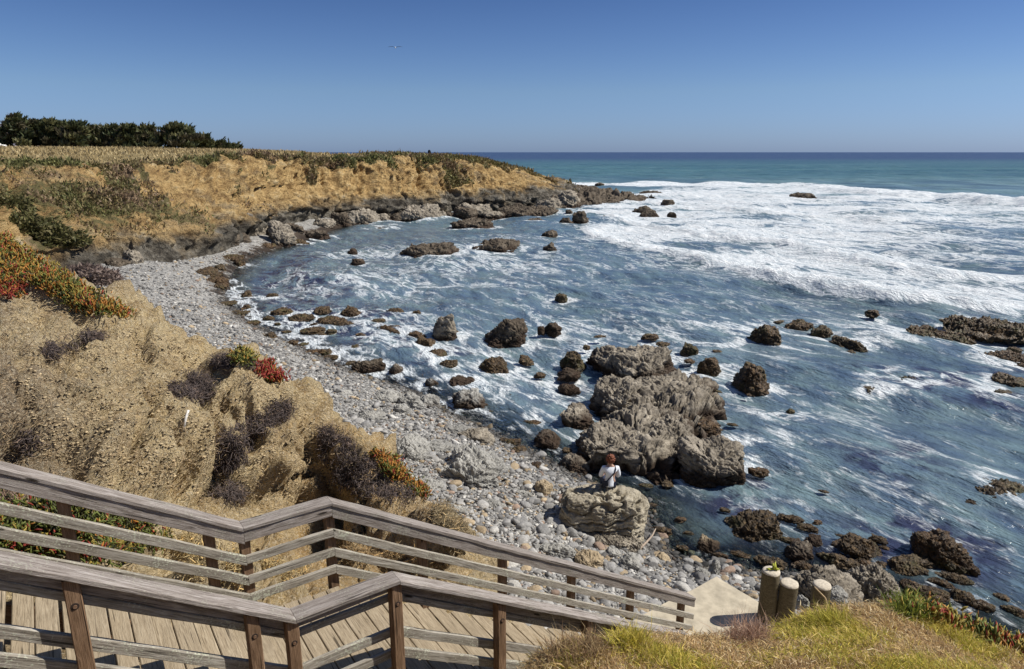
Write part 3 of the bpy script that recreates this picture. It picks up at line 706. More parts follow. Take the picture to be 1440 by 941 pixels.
base = len(Vt); Vb = Vt[rim_].copy(); Vb[:, 2] = 0.2
for i in range(len(rim_)): Ft.append((rim_[i], rim_[(i + 1) % len(rim_)], base + (i + 1) % len(rim_), base + i))
pad = link('concrete_landing', new_mesh('concrete_landing', np.vstack([Vt, Vb]) - tip, Ft, M['concrete'], smooth=False), loc=tip)
bm = bmesh.new(); bm.from_mesh(pad.data); bmesh.ops.recalc_face_normals(bm, faces=bm.faces); bm.to_mesh(pad.data); bm.free()
tag(pad, 'tan concrete slab with a sharp corner at the foot of the stairs', 'concrete slab')
def piling(px, pyt, zt, rad_, zb_, label, lean, seed):
    p = g(px, pyt, zt)
    na, nz = 40, 26
    zz = np.linspace(zb_, zt, nz); V = []
    prof_ = [(rad_ * 1.03, z_) for z_ in zz] + [(rad_ * 0.97, zt + 0.022), (rad_ * 0.85, zt + 0.034), (rad_ * 0.5, zt + 0.040), (rad_ * 0.12, zt + 0.042)]
    for r_, z_ in prof_:
        for a in np.linspace(0, 2 * math.pi, na, endpoint=False): V.append((r_ * math.cos(a), r_ * math.sin(a), z_ - zb_))
    V = np.array(V); nl = len(prof_)
    dpl = 0.05 * rad_ * fbm(np.column_stack([V[:, 0] * 9, V[:, 1] * 9, V[:, 2] * 1.2]) + seed * 5, 4) * 3
    ln = np.linalg.norm(V[:, :2], axis=1)[:, None]; V[:, :2] *= 1 + dpl[:, None] / np.maximum(ln, 0.05) * 0.7
    V[:, 0] += lean * V[:, 2]
    F = [(i * na + j, i * na + (j + 1) % na, (i + 1) * na + (j + 1) % na, (i + 1) * na + j) for i in range(nl - 1) for j in range(na)]
    F.append(tuple((nl - 1) * na + j for j in range(na)))
    mi = [0] * ((nz - 1) * na) + [1] * ((nl - nz) * na + 1)
    o = link('wooden_piling', new_mesh('wooden_piling', V, F, [M['pile'], M['pile_end']], midx=mi), loc=(p[0] - lean * (zt - zb_), p[1], zb_))
    return tag(o, label, 'piling', 'cut pilings beside the concrete slab'), p
M['pile_end'] = mat_plain('sawn_end_grain', (0.50, 0.44, 0.35), 0.9, 0.3, 30)
_, pp1 = piling(1084.5, 804, 2.95, 0.148, 1.2, 'tallest of three cut wooden pilings, with a yellow-green leaf lying on its top', 0.0, 1)
_, pp2 = piling(1110, 821, 2.78, 0.150, 0.9, 'middle wooden piling of three, close to the tallest one, bare flat top', 0.02, 2)
_, pp3 = piling(1156, 823, 2.62, 0.152, 0.9, 'right-hand wooden piling standing apart, with a thin stick leaning on it', -0.01, 3)

# ================================================================= rocks
_ico = {}
def ico(k):
    if k not in _ico:
        bm = bmesh.new(); bmesh.ops.create_icosphere(bm, subdivisions=k, radius=1.0)
        bm.verts.ensure_lookup_table()
        _ico[k] = (np.array([v.co[:] for v in bm.verts]), np.array([[v.index for v in f.verts] for f in bm.faces])); bm.free()
    return _ico[k]
def rock_mesh(name, rx, ry, rz, seed, mat, lod, pw=2.5, rough=1.0, strata=0.10, tilt=(0.45, 0.3), kelp=False, blocky=0.10, crack=0.0):
    """an angular block: a rounded polyhedron warped, bedded in tilted layers and cut by cracks"""
    D, F = ico(lod); rg = np.random.default_rng(1000 + seed)
    npl = 15 if not kelp else 18
    nv = rg.normal(size=(npl, 3)); nv[:, 2] = np.abs(nv[:, 2]) * 0.8 - 0.15; nv /= np.linalg.norm(nv, axis=1)[:, None]
    nv = np.vstack([nv, [[0, 0, 1], [0, 0, -1], [1, 0, 0.1], [-1, 0, 0.1], [0, 1, 0.1], [0, -1, 0.1]]]); nv /= np.linalg.norm(nv, axis=1)[:, None]
    hh = rg.uniform(0.72, 1.0, len(nv)); hh[-6:] = [0.98, 1, .98, .98, .98, .98]
    kk = 9.0 if not kelp else 6.0
    if pw > 3.3: kk = 14.0; hh[:-6] = rg.uniform(0.95, 1.2, npl)
    s = (np.maximum(D @ nv.T / hh, 0) ** kk).sum(1) ** (-1 / kk)
    if pw > 3.9: s = (np.abs(D) ** 6).sum(1) ** (-1 / 6.0)
    P = D * s[:, None]
    low = np.stack([fbm(P * 1.1 + seed * 3.1 + 7 * j, 3) for j in range(3)], 1)
    P = P + low * np.array([0.36, 0.36, 0.42 if pw <= 3.3 else 0.10]) * (1.25 if kelp else 1.0)
    P[:, :2] /= np.percentile(np.abs(P[:, :2]), 98.5, axis=0); P[:, 2] /= P[:, 2].max()
    P = P * np.array([rx, ry, rz])
    size = (rx * ry * max(rz, 0.35 * rx)) ** (1 / 3.0)
    q = P / size + seed * 7.13
    nrm = D / np.array([rx, ry, rz]); nrm /= np.linalg.norm(nrm, axis=1)[:, None]
    ax = np.array([tilt[0], tilt[1], 1.0]); ax /= np.linalg.norm(ax)
    wq = fbm(q * 1.3 + 9, 3); e = (0.12 if pw < 3.9 else 0.04) * fbm(q * 2.4 + 5, 4)
    for fq, am in ((0.34, 1.0), (0.13, 0.55), (0.055, 0.25)):
        lay = (P @ ax) / (size * fq) + wq * (0.9 + 0.5 / (fq * 6)) + seed
        fr = lay - np.floor(lay)
        e += strata * am * (np.minimum(fr * 3.2, 1.0) - 0.6) * np.clip(0.9 + 1.2 * fbm(q * 1.4 + fq * 30, 2), 0.1, 2)
        if crack and fq == 0.34: e -= crack * sstep(0.09, 0.0, np.abs(fr - 0.12))
    w = q * np.array([1, 1, 0.8]) + fbm(q * 1.8 + 3, 3)[:, None] * 0.5
    f1, f2, cid = worley(w * 1.7)
    e += blocky * (0.9 * (cid - 0.5) + 0.5 * (0.5 - f1)) - 0.09 * (blocky / 0.12) * sstep(0.11, 0.0, f2 - f1)
    g1, g2, gc = worley(w * 4.6 + 11)
    e += blocky * 0.30 * (gc - 0.5) - 0.035 * (blocky / 0.12) * sstep(0.14, 0.0, g2 - g1)
    e += 0.05 * (ridged(q * 5.0, 4) - 0.5) + 0.035 * fbm(q * 13, 3)
    if kelp:
        qs = q * np.array([1, 1, 0.45]); e += 0.10 * (ridged(qs * 3.0 + 4, 4) - 0.5) + 0.05 * fbm(qs * 11 + 4, 3)
    P = P + nrm * (e * size * rough)[:, None]
    return new_mesh(name, P, F, mat)
ROCKS = {}
def rock(name, label, px, py, w, h, mat, seed, dk=1.0, pw=2.5, cat='rock', yaw=0.0, zoff=0.0, group=None, flat=False, **kw):
    b = gb(px, py); t = (b[1] * CT - (b[2] - H) * ST); Wm = w * t / FPX; hm = h * t / FPX
    hd = np.array([b[0], b[1]]); dist = np.linalg.norm(hd); hd /= dist
    dep = math.atan2(H - b[2], dist)
    fk = 0.92 if mat == 'kelp' else 0.84
    Dp = min(dk * Wm, fk * hm / math.sin(dep)); Hz = max((hm - 0.78 * Dp * math.sin(dep)) / math.cos(dep), 0.26 * hm)
    lod = 7 if w > 75 else (6 if w > 26 else 5)
    me = rock_mesh(name, Wm / 2 * 0.93, max(Dp / 2, 0.22 * Wm), Hz * 1.05, seed, M[mat], lod, pw, kelp=(mat == 'kelp'), **kw)
    c = np.array([b[0] + hd[0] * Dp * 0.45, b[1] + hd[1] * Dp * 0.45, b[2] - 0.02 * Hz + zoff + (0.08 if mat == 'kelp' else 0)])
    o = link(name, me, loc=c); o.rotation_euler = (0, 0, -math.atan2(hd[0], hd[1]) + math.radians(yaw))
    tag(o, label, cat, group); ROCKS[label] = o
    return o
def ridge(name, label, x0, y0, x1, y1, wm, hm, mat, seed, cat='rock', pw=2.5, group=None, **kw):
    a, b = gb(x0, y0), gb(x1, y1); c = (a + b) / 2; L = np.linalg.norm(b - a)
    me = rock_mesh(name, L / 2, wm / 2, hm, seed, M[mat], 7 if abs(x1 - x0) > 75 else 6, pw, kelp=(mat == 'kelp'), **kw)
    o = link(name, me, loc=(c[0], c[1], c[2] + 0.06)); o.rotation_euler = (0, 0, math.atan2(b[1] - a[1], b[0] - a[0]))
    tag(o, label, cat, group); ROCKS[label] = o
    return o
KR, RK, BO = 'kelp_covered_rock', 'rock', 'boulder'
# --- out in the bay and along the point
rock(RK, 'longest low dark reef in mid bay, a small wave breaking at its left end', 606, 363, 108, 27, 'brown', 1, pw=3, strata=0.08)
rock(RK, 'dark reef right of the longest one in mid bay, humped at its right end', 700, 356, 84, 22, 'brown', 2, strata=0.08)
rock(BO, 'squarish brown boulder in the bay right of the two long reefs', 773, 356, 26, 16, 'brown', 3)
rock(BO, 'small dark rounded rock behind the squarish brown boulder in the bay', 772, 334, 25, 11, 'brown', 4)
rock(RK, 'tiny dark rock left of the long reef, the farther of a close pair', 496, 355, 15, 6, 'brown', 5)
rock(RK, 'small flat dark rock left of the long reef, the nearer of a close pair', 503, 370, 22, 7, 'brown', 6)
rock(RK, 'jagged dark rock in the water under the headland cliff', 667, 321, 70, 15, 'brown', 7, strata=0.09)
rock(RK, 'flat dark rock between the headland foot and the two dark blocks', 752, 314, 34, 8, 'brown', 8)
rock(BO, 'angular dark block at the end of the point with surf behind it', 815, 314, 30, 18, 'brown', 9, pw=3)
rock(BO, 'lower dark block touching the angular one off the point', 797, 316, 20, 10, 'brown', 10)
rock(BO, 'small dark block behind the lower one off the point', 800, 303, 12, 8, 'brown', 11)
rock(RK, 'long brown rock shelf along the foot of the headland tip', 742, 305, 96, 16, 'brown', 12, pw=3.2, strata=0.1)
ridge(RK, 'wide dark rocky shelf running out from the headland into the surf', 772, 292, 895, 277, 16, 1.3, 'brown', 13, pw=2.6, strata=0.09)
rock(RK, 'grey brown rock hump where the headland meets the dark shelf', 795, 291, 54, 24, 'rock', 14, strata=0.1)
ridge(RK, 'thin dark ledge in white surf beyond the rocky shelf', 775, 270, 848, 268, 9, 1.2, 'brown', 15)
rock(RK, 'small dark ledge at the right end of the thin ledge beyond the shelf', 855, 269, 18, 4, 'brown', 16)
rock(RK, 'tiny dark rock farthest out in the surf beyond the point', 843, 261, 16, 4, 'brown', 17)
rock(RK, 'broken dark reef in white surf right of the point', 905, 300, 36, 10, 'brown', 18)
rock(RK, 'front part of the broken dark reef in the surf', 913, 305, 30, 9, 'brown', 19)
rock(RK, 'right high part of the broken dark reef in the surf', 938, 291, 26, 11, 'brown', 20)
rock(RK, 'small dark rock just right of the broken reef in the surf', 945, 304, 14, 6, 'brown', 21)
rock(RK, 'flat dark rock alone in the surf below the far breaking wave', 1128, 278, 42, 7, 'brown', 22)
rock(RK, 'tiny dark rock alone in open white foam', 990, 336, 13, 4, 'brown', 23)
rock(RK, 'thin dark rock at the outer edge of the surf between shelf and broken reef', 915, 273, 40, 4, 'brown', 24)
rock(RK, 'tiny dark rock in the foam between the dark block and the broken reef', 850, 307, 8, 4, 'brown', 25)
rock(RK, 'small dark rock awash in the middle of the bay', 788, 421, 20, 8, 'kelp', 26)
# --- foot of the far cliffs
rock(RK, 'grey layered rock spur at the cliff foot behind the small beach pocket', 510, 318, 70, 26, 'rock', 27, strata=0.1)
rock(RK, 'dark grey layered rock at the cliff foot left of the headland cleft', 590, 311, 80, 22, 'rock', 28, strata=0.11)
rock(RK, 'grey streaked rock ramp at the cliff foot right of the headland cleft', 668, 305, 70, 20, 'rock', 29, strata=0.11)
rock(BO, 'dark craggy outcrop on the beach in front of the sand pocket', 394, 346, 44, 36, 'rock', 30, strata=0.1)
rock(BO, 'grey craggy outcrop at the cliff foot above the narrow beach', 352, 332, 40, 30, 'rock', 31, strata=0.1)
rock(BO, 'dark low rock at the water edge below the sand pocket', 448, 334, 40, 12, 'brown', 32)
rock(BO, 'pale rounded rock buttress at the left cliff foot', 250, 352, 44, 40, 'rock', 33)
rock(BO, 'dark broken rock left of the pale buttress at the cliff foot', 206, 356, 50, 30, 'rock', 34, strata=0.1)
rock(RK, 'dark flat weedy rock at the water edge below the craggy outcrop', 420, 343, 30, 6, 'kelp', 35)
rock(RK, 'thin dark rock awash below the grey layered spur', 540, 324, 36, 5, 'kelp', 36)
# --- weed covered rocks off the near beach
rock(KR, 'small olive kelp rock, leftmost of the group awash off the near beach', 452, 442, 28, 10, 'kelp', 40)
rock(KR, 'rounded olive brown kelp rock behind the long flat one off the near beach', 496, 446, 32, 14, 'kelp', 41)
ridge(KR, 'long flat kelp rock awash off the near beach', 440, 455, 512, 462, 0.9, 0.22, 'kelp', 42)
rock(KR, 'flat olive kelp rock left of the tall grey brown boulder', 533, 457, 26, 9, 'kelp', 43)
ridge(KR, 'slanting kelp rock leading to the tall grey brown boulder', 520, 464, 572, 478, 0.9, 0.3, 'kelp', 44)
rock(KR, 'dark kelp rock at the left foot of the tall grey brown boulder', 585, 481, 36, 15, 'kelp', 45)
rock(BO, 'tall grey brown boulder standing in the water off the near beach', 626, 482, 45, 44, 'rock', 46, pw=2.8)
rock(KR, 'low kelp rock below the tall grey brown boulder', 596, 494, 38, 20, 'kelp', 47)
rock(KR, 'kelp rock in foam second below the tall boulder', 612, 509, 40, 18, 'kelp', 48)
rock(KR, 'dark kelp rock nearest the shore below the tall boulder', 632, 520, 28, 14, 'kelp', 49)
rock(KR, 'flat dark kelp rock close to the shingle, left one of a pair', 500, 495, 28, 9, 'kelp', 50)
rock(KR, 'flat dark kelp rock close to the shingle, right one of a pair', 537, 499, 36, 9, 'kelp', 51)
ridge(RK, 'long dark ledge lying along the edge of the shingle', 488, 519, 545, 521, 0.8, 0.42, 'brown', 52)
rock(BO, 'pale boulder at the right end of the long dark ledge by the shingle', 556, 530, 24, 20, 'rock', 53)
rock(BO, 'small pale rock at the water edge left of the dark humped rock', 606, 547, 27, 18, 'pale', 54)
rock(BO, 'dark humped rock directly behind the pale striped boulder', 654, 547, 48, 22, 'brown', 55)
rock(BO, 'pale striped boulder standing in shallow water beside the shingle', 660, 578, 60, 35, 'pale', 56, pw=3.4, strata=0.10, blocky=0.1)
rock(KR, 'rounded kelp rock in the channel right of the dark humped rock', 694, 526, 48, 26, 'kelp', 57)
rock(BO, 'big dark craggy boulder right of the tall grey brown one', 715, 484, 76, 42, 'brown', 58, strata=0.08)
rock(RK, 'small dark rock right of the big craggy boulder', 779, 466, 30, 14, 'brown', 59)
rock(RK, 'tiny dark rock between the big craggy boulder and the small dark rock', 760, 466, 13, 8, 'brown', 60)
rock(RK, 'small kelp rock in the channel left of the great rock', 759, 532, 18, 8, 'kelp', 61)
rock(RK, 'dark kelp rock in the channel below the big craggy boulder', 738, 512, 26, 11, 'kelp', 62)
# --- the great rock and its neighbours
rock(RK, 'great grey brown rock ridge, the largest rock standing in the water', 893, 540, 150, 72, 'rock', 70, dk=1.2, strata=0.10, tilt=(0.5, 0.5))
rock(RK, 'right flank of the great rock, grey brown and sloping to foamy water', 936, 586, 138, 74, 'rock', 71, dk=1.2, strata=0.09, tilt=(0.6, 0.4))
rock(RK, 'lower left shoulder of the great rock with pale lumps', 866, 590, 104, 68, 'rock', 72, dk=1.2, strata=0.09)
rock(RK, 'reddish kelp rock at the left end of the great rock', 806, 514, 38, 22, 'kelp', 73)
rock(RK, 'low brown rock beside the left side of the great rock', 803, 532, 40, 14, 'brown', 74)
rock(RK, 'small brown weedy rock below the left side of the great rock', 800, 552, 34, 14, 'brown', 75)
rock(BO, 'grey lumpy rock left of the big lobe, pale on its right side', 810, 606, 60, 44, 'rock', 76, dk=1.2)
rock(RK, 'big grey lobe of rock just beyond the seated person', 856, 662, 120, 84, 'rock', 77, dk=1.2, strata=0.08)
rock(RK, 'pitted grey brown rock between the big lobe and the right boulder', 944, 652, 112, 74, 'rock', 78, blocky=0.15, dk=1.2)
rock(BO, 'pale grey boulder with a dark weedy foot at the right end of the rock group', 1001, 684, 100, 88, 'rock', 79, pw=2.8, blocky=0.10, dk=1.2)
rock(KR, 'dark weedy hump on the back of the pale grey right boulder', 990, 612, 50, 24, 'kelp', 80)
rock(BO, 'small pale block leaning on the left of the right boulder', 972, 664, 34, 30, 'pale', 81, pw=3)
rock(BO, 'rounded grey rock in the shallows below the channel', 771, 632, 54, 30, 'rock', 82)
rock(BO, 'grey rock at the beach edge left of the seated person', 806, 666, 54, 30, 'rock', 83)
prock = rock(BO, 'large layered pale rock the person sits on, split by a long crack', 848, 756, 126, 72, 'slab', 84, dk=0.55, pw=4.0, strata=0.15, tilt=(-0.08, -0.25), blocky=0.035, crack=0.16, rough=0.8)
rock(RK, 'dark layered slab under the front of the person\'s rock', 852, 764, 104, 16, 'rock', 85, strata=0.12, pw=3.2)
rock(KR, 'kelp rock just right of the great rock in foam', 997, 525, 36, 24, 'kelp', 86)
rock(KR, 'two humped kelp rock in foam right of the great rock', 1057, 551, 58, 38, 'kelp', 87)
rock(KR, 'small kelp rock on the far side of the great rock', 970, 500, 28, 16, 'kelp', 88)
rock(KR, 'tiny kelp rock beyond the great rock', 914, 478, 26, 8, 'kelp', 89)
rock(KR, 'tiny flat dark rock in foam above the two humped kelp rock', 972, 468, 24, 7, 'kelp', 90)
# --- weed covered rocks on the right
rock(KR, 'kelp rock with a raised left hump in the middle right water', 1072, 487, 50, 31, 'kelp', 91)
rock(KR, 'flat kelp rock at the left end of the slanting chain', 1122, 468, 50, 17, 'kelp', 92)
rock(KR, 'middle kelp rock of the slanting chain', 1155, 478, 38, 19, 'kelp', 93)
ridge(KR, 'tapering kelp rock at the right end of the slanting chain', 1162, 481, 1222, 497, 1.3, 0.4, 'kelp', 94)
rock(KR, 'tiny dark rock alone above the slanting chain', 1227, 444, 20, 8, 'kelp', 95)
rock(KR, 'broad kelp mound in front of the longest one at the right edge', 1316, 487, 98, 25, 'kelp', 96)
rock(KR, 'longest kelp mound at the right edge of the water', 1392, 472, 130, 22, 'kelp', 97)
rock(KR, 'kelp mound at the right edge below the longest one', 1414, 518, 84, 26, 'kelp', 98)
rock(KR, 'kelp mound at the right edge just above the small brown one', 1424, 552, 58, 24, 'kelp', 99)
rock(KR, 'small reddish brown kelp rock below the right edge mounds', 1409, 561, 36, 14, 'kelp', 100)
rock(KR, 'tapering kelp rock alone left of the right edge mounds', 1287, 546, 76, 19, 'kelp', 101)
rock(KR, 'small orange brown kelp rock left of the tapering lone one', 1226, 557, 36, 13, 'kelp', 102)
rock(KR, 'tiny dark rock above the small orange brown kelp rock', 1231, 544, 18, 6, 'kelp', 103)
rock(KR, 'tiny reddish rock alone in open water right of the rock group', 1111, 583, 13, 7, 'kelp', 104)
rock(KR, 'dark kelp mass at the right edge in the lower water', 1404, 724, 116, 52, 'kelp', 105)
rock(BO, 'small dark boulder in front of the lower right kelp mass', 1370, 722, 34, 24, 'brown', 106)
rock(KR, 'dark kelp rock nearly under water off the right boulder', 1066, 671, 30, 12, 'kelp', 107)
rock(KR, 'broad kelp rock in the shallows right of the person\'s rock', 1062, 762, 90, 44, 'kelp', 108)
rock(BO, 'tan boulder in the shallows beside the broad kelp rock', 996, 779, 36, 25, 'tan', 109)
rock(BO, 'dark round rock above the grey rocks behind the pilings', 1146, 770, 30, 19, 'brown', 110)
rock(KR, 'dark kelp mound beyond the grey rocks behind the pilings', 1204, 788, 76, 38, 'kelp', 111)
rock(KR, 'kelp rock between the dark mound and the tan boulder on the right shore', 1272, 812, 50, 28, 'kelp', 112)
ridge(KR, 'long slanting reddish kelp rock off the right shore', 1268, 762, 1362, 808, 1.3, 0.55, 'kelp', 113)
rock(BO, 'knobbly grey rock on top of the slab behind the pilings', 1122, 792, 46, 34, 'rock', 114)
rock(BO, 'large smooth sided grey slab behind the pilings', 1150, 868, 118, 82, 'rock', 115, pw=3, dk=0.9, blocky=0.12)
rock(BO, 'lumpy grey rock right of the smooth slab behind the pilings', 1222, 858, 90, 70, 'rock', 116, blocky=0.2)
rock(BO, 'rounded tan boulder at the right shore above the grass', 1291, 848, 44, 32, 'tan', 117, blocky=0.08)
rock(BO, 'small tan stone left of the rounded tan boulder on the right shore', 1253, 834, 16, 12, 'tan', 118, blocky=0.06)
# --- on the shingle
rock(BO, 'broad grey outcrop in the middle of the shingle', 662, 690, 104, 74, 'pale', 130, dk=1.6, blocky=0.14)
rock(BO, 'pale grey outcrop left of the broad one on the shingle', 574, 654, 78, 50, 'pale', 131, dk=1.6)
rock(BO, 'low grey outcrop at the upper shingle, left of three in a row', 540, 568, 50, 22, 'pale', 132)
rock(BO, 'low grey outcrop at the upper shingle, middle of three in a row', 574, 574, 46, 26, 'pale', 133)
rock(BO, 'low grey outcrop at the upper shingle, right of three in a row', 604, 572, 40, 22, 'pale', 134)
rock(BO, 'rounded grey rock in front of the three low outcrops', 566, 583, 30, 18, 'pale', 135)
rock(BO, 'dark topped grey rock behind the broad outcrop on the shingle', 668, 624, 60, 26, 'rock', 136)
rock(BO, 'ochre brown block on the shingle left of the person\'s rock', 765, 698, 28, 24, 'tan', 137, pw=3.5, blocky=0.08)
rock(BO, 'grey block at the left end of the person\'s rock', 796, 706, 34, 26, 'pale', 138, pw=3, blocky=0.08)
rock(BO, 'tan slab lying on the shingle just beyond the far railing', 827, 801, 46, 28, 'tan', 139, pw=3.2, blocky=0.08)
rock(BO, 'ochre rounded boulder at the water edge right of the tan slab', 932, 792, 24, 16, 'tan', 140, blocky=0.05)
rock(BO, 'long grey slab on the shingle just beyond the far railing', 780, 782, 66, 22, 'pale', 141, dk=0.5, pw=3)
rock(BO, 'small grey boulder right of the tan slab', 862, 784, 24, 17, 'pale', 142)
rock(BO, 'grey boulder between the tan slab and the ochre boulder', 884, 800, 34, 22, 'pale', 143)
rock(BO, 'pale pink grey rock standing at the corner of the concrete slab', 1003, 812, 20, 26, 'pale', 144)
rock(BO, 'pale green grey rock behind the end of the far railing', 987, 818, 30, 20, 'pale', 145)
rock(BO, 'white stone between the pilings', 1127, 866, 22, 18, 'pale', 146, zoff=0.2)
rock(BO, 'pale stone at the foot of the right-hand piling', 1170, 874, 32, 22, 'pale', 147, zoff=0.5, blocky=0.06)

# the shelf that joins the great rock and its neighbours, and bedrock showing through the shingle
c0, c1 = gb(870, 655), gb(960, 545); cc = (c0 + c1) / 2; Ls = np.linalg.norm(c1 - c0)
shelf = link(RK, rock_mesh(RK, Ls * 0.60, Ls * 0.25, 0.50, 180, M['rock'], 7, 2.6, strata=0.16, blocky=0.14), loc=(cc[0], cc[1], 0.0)); shelf.rotation_euler = (0, 0, math.atan2(c1[1] - c0[1], c1[0] - c0[0]))
tag(shelf, 'low dark wet shelf joining the great rock and the lobes below it', RK); ROCKS['shelf'] = shelf
for i, (px, py, w_, h_) in enumerate([(618, 640, 62, 26), (640, 610, 46, 16), (705, 668, 46, 20), (600, 690, 54, 20), (690, 715, 50, 16), (520, 590, 46, 16), (480, 560, 40, 14), (735, 700, 34, 14), (640, 720, 44, 14)]):
    rock(RK, 'low flat grey bedrock slab showing through the shingle, one of several', px, py, w_, h_, 'pale', 160 + i, dk=2.0, strata=0.13, blocky=0.06, group='bedrock slabs in the shingle', zoff=-0.05)
    ROCKS['bed%d' % i] = ROCKS.pop('low flat grey bedrock slab showing through the shingle, one of several')
# jagged rocks along the foot of the far cliff, and small weed covered rocks awash off the shore
rk = np.random.default_rng(91)
FOOT = [(165, 364), (185, 361), (228, 354), (270, 348), (292, 343), (318, 338), (336, 333), (372, 327), (388, 330), (408, 322), (455, 318), (476, 316), (494, 313), (535, 312), (552, 310), (572, 309), (612, 307), (636, 306), (655, 303), (690, 302), (712, 300), (728, 298), (770, 296), (785, 294)]
for i, (px, py) in enumerate(FOOT):
    rock(RK, 'dark jagged rock, one of many along the foot of the far cliff', px + rk.uniform(-5, 5), py + rk.uniform(0, 4) + (7 if px < 345 else 0), rk.uniform(24, 46), rk.uniform(9, 22), ['brown', 'rock', 'brown'][i % 3], 200 + i, strata=0.11, group='jagged rocks along the far cliff foot')
    ROCKS['foot%d' % i] = ROCKS.pop('dark jagged rock, one of many along the foot of the far cliff')
AW = [(1090, 805, 40), (1130, 800, 34), (1185, 806, 44), (1215, 800, 36), (1240, 815, 46), (1275, 830, 40), (1310, 838, 44), (1345, 846, 48), (1380, 866, 44), (1330, 806, 40), (1350, 822, 36), (1225, 770, 30), (1290, 790, 34), (1400, 850, 36), (1420, 872, 40), (1105, 742, 34), (1128, 752, 28), (296, 388, 30), (322, 368, 30), (372, 352, 28), (306, 408, 26), (318, 432, 22), (338, 448, 22), (360, 456, 24), (384, 474, 22), (404, 484, 24), (440, 496, 24), (456, 502, 26), (440, 466, 36), (420, 452, 30), (398, 440, 28), (470, 460, 30), (515, 478, 26), (555, 470, 30), (350, 414, 26), (380, 424, 22), (330, 425, 14), (352, 436, 18), (372, 447, 22), (300, 398, 26), (318, 380, 24), (345, 372, 22), (385, 462, 16), (412, 470, 14), (430, 486, 16), (452, 478, 14), (474, 472, 18), (560, 440, 26), (590, 446, 22), (620, 498, 16), (660, 505, 20), (648, 470, 22), (560, 488, 24), (470, 508, 22), (500, 512, 16),
      (720, 556, 14), (690, 585, 12), (745, 596, 22), (735, 640, 30), (718, 632, 22), (748, 655, 26), (790, 640, 20), (700, 618, 18), (920, 716, 20), (950, 735, 24), (935, 760, 26), (975, 752, 18), (1015, 724, 22), (1040, 780, 20), (1085, 790, 22), (1100, 770, 18), (965, 775, 16), (1012, 792, 20), (905, 690, 22), (940, 690, 26),
      (1235, 806, 24), (1252, 822, 20), (1300, 812, 22), (1330, 830, 24), (1360, 850, 26), (1310, 852, 20), (1240, 778, 18), (1150, 745, 16), (1180, 752, 14), (1030, 600, 12), (1018, 560, 14), (985, 545, 16), (1060, 565, 14), (820, 492, 16), (850, 478, 14), (930, 490, 18), (1005, 500, 14), (970, 508, 14),
      (1090, 452, 14), (1200, 500, 16), (1250, 530, 14), (1340, 540, 18), (1395, 500, 22), (1430, 498, 26), (1300, 465, 22), (1420, 700, 34), (1385, 676, 26), (1435, 735, 24), (1400, 730, 18), (1160, 690, 12)]
for i, (px, py, w_) in enumerate(AW):
    rock(KR, 'small dark rock awash near the shore, one of many around the bigger rocks', px + rk.uniform(-9, 9), py + rk.uniform(-6, 6), w_ * rk.uniform(.6, 1.5), w_ * rk.uniform(.2, .42), 'kelp', 300 + i, group='small rocks awash near the shore')
    ROCKS['awash%d' % i] = ROCKS.pop('small dark rock awash near the shore, one of many around the bigger rocks')
bpy.context.view_layer.update()
# ================================================================= the sea
NA, NR = 700, 760
az = np.radians(np.linspace(-46, 50, NA)); rr = np.concatenate([np.geomspace(9.0, 600, 680), np.geomspace(612, 45000, 80)])
A, R = np.meshgrid(az, rr, indexing='ij')
P2 = np.stack([(R * np.sin(A)).ravel(), (R * np.cos(A)).ravel()], 1); rad = R.ravel()
d = beach_d(P2)
pl = lambda L: [g(*q)[:2] for q in L]
wrp = np.column_stack([P2, np.zeros(len(P2))])
near = rad < 700
warp = np.zeros_like(P2)
warp[near] = np.stack([fbm(wrp[near] * 0.10, 4), fbm(wrp[near] * 0.10 + 40, 4)], 1) * 7.0
Pw = P2 + warp * np.clip(rad / 90, 0.25, 1.4)[:, None]
def zone(poly, soft): return sstep(-soft, soft, sdist(Pw, pl(poly)))
sv = np.zeros(len(P2)); sv[near] = fbm(wrp[near] * np.array([0.035, 0.10, 1]) + 77, 4)
foam = 0.10 + 0.0 * d
foam = np.maximum(foam, (0.25 + 0.40 * sv) * zone([(350, 385), (480, 340), (820, 325), (1000, 370), (1250, 432), (1470, 445), (1470, 480), (1240, 478), (1000, 530), (800, 500), (640, 500), (500, 480), (390, 450)], 3.0))
foam = np.maximum(foam, (0.32 + 0.45 * sv) * zone([(560, 430), (820, 400), (900, 460), (1100, 440), (1440, 460), (1440, 500), (1200, 495), (1020, 525), (800, 470), (660, 450)], 3.0))
surf = zone([(818, 322), (960, 357), (1100, 390), (1250, 421), (1480, 438), (1480, 284), (1300, 272), (1140, 263), (1040, 258), (960, 262), (875, 273), (835, 298)], 4.0)
hole = zone([(1190, 338), (1300, 300), (1480, 290), (1480, 398), (1330, 385), (1240, 368)], 5.0)
foam = np.maximum(foam, (0.67 + 0.95 * sv) * surf * (1 - 0.36 * hole))
foam = np.maximum(foam, 0.95 * zone([(745, 258), (880, 262), (960, 262), (1130, 262), (1130, 258), (960, 256), (820, 257)], 4.0))
foam = np.maximum(foam, 0.36 * zone([(620, 470), (720, 480), (800, 540), (760, 590), (690, 590), (640, 520)], 0.8))
foam = np.maximum(foam, 0.47 * zone([(990, 520), (1060, 560), (1100, 600), (1060, 610), (1010, 560), (960, 500)], 0.8))
foam = np.maximum(foam, 0.20 * zone([(960, 560), (1440, 520), (1440, 900), (1300, 860), (1100, 760), (950, 700)], 1.5))
foam = np.maximum(foam, 0.40 * sstep(1.4, 0.2, np.abs(d + 0.7)) * (rad > 30) * (rad < 60))
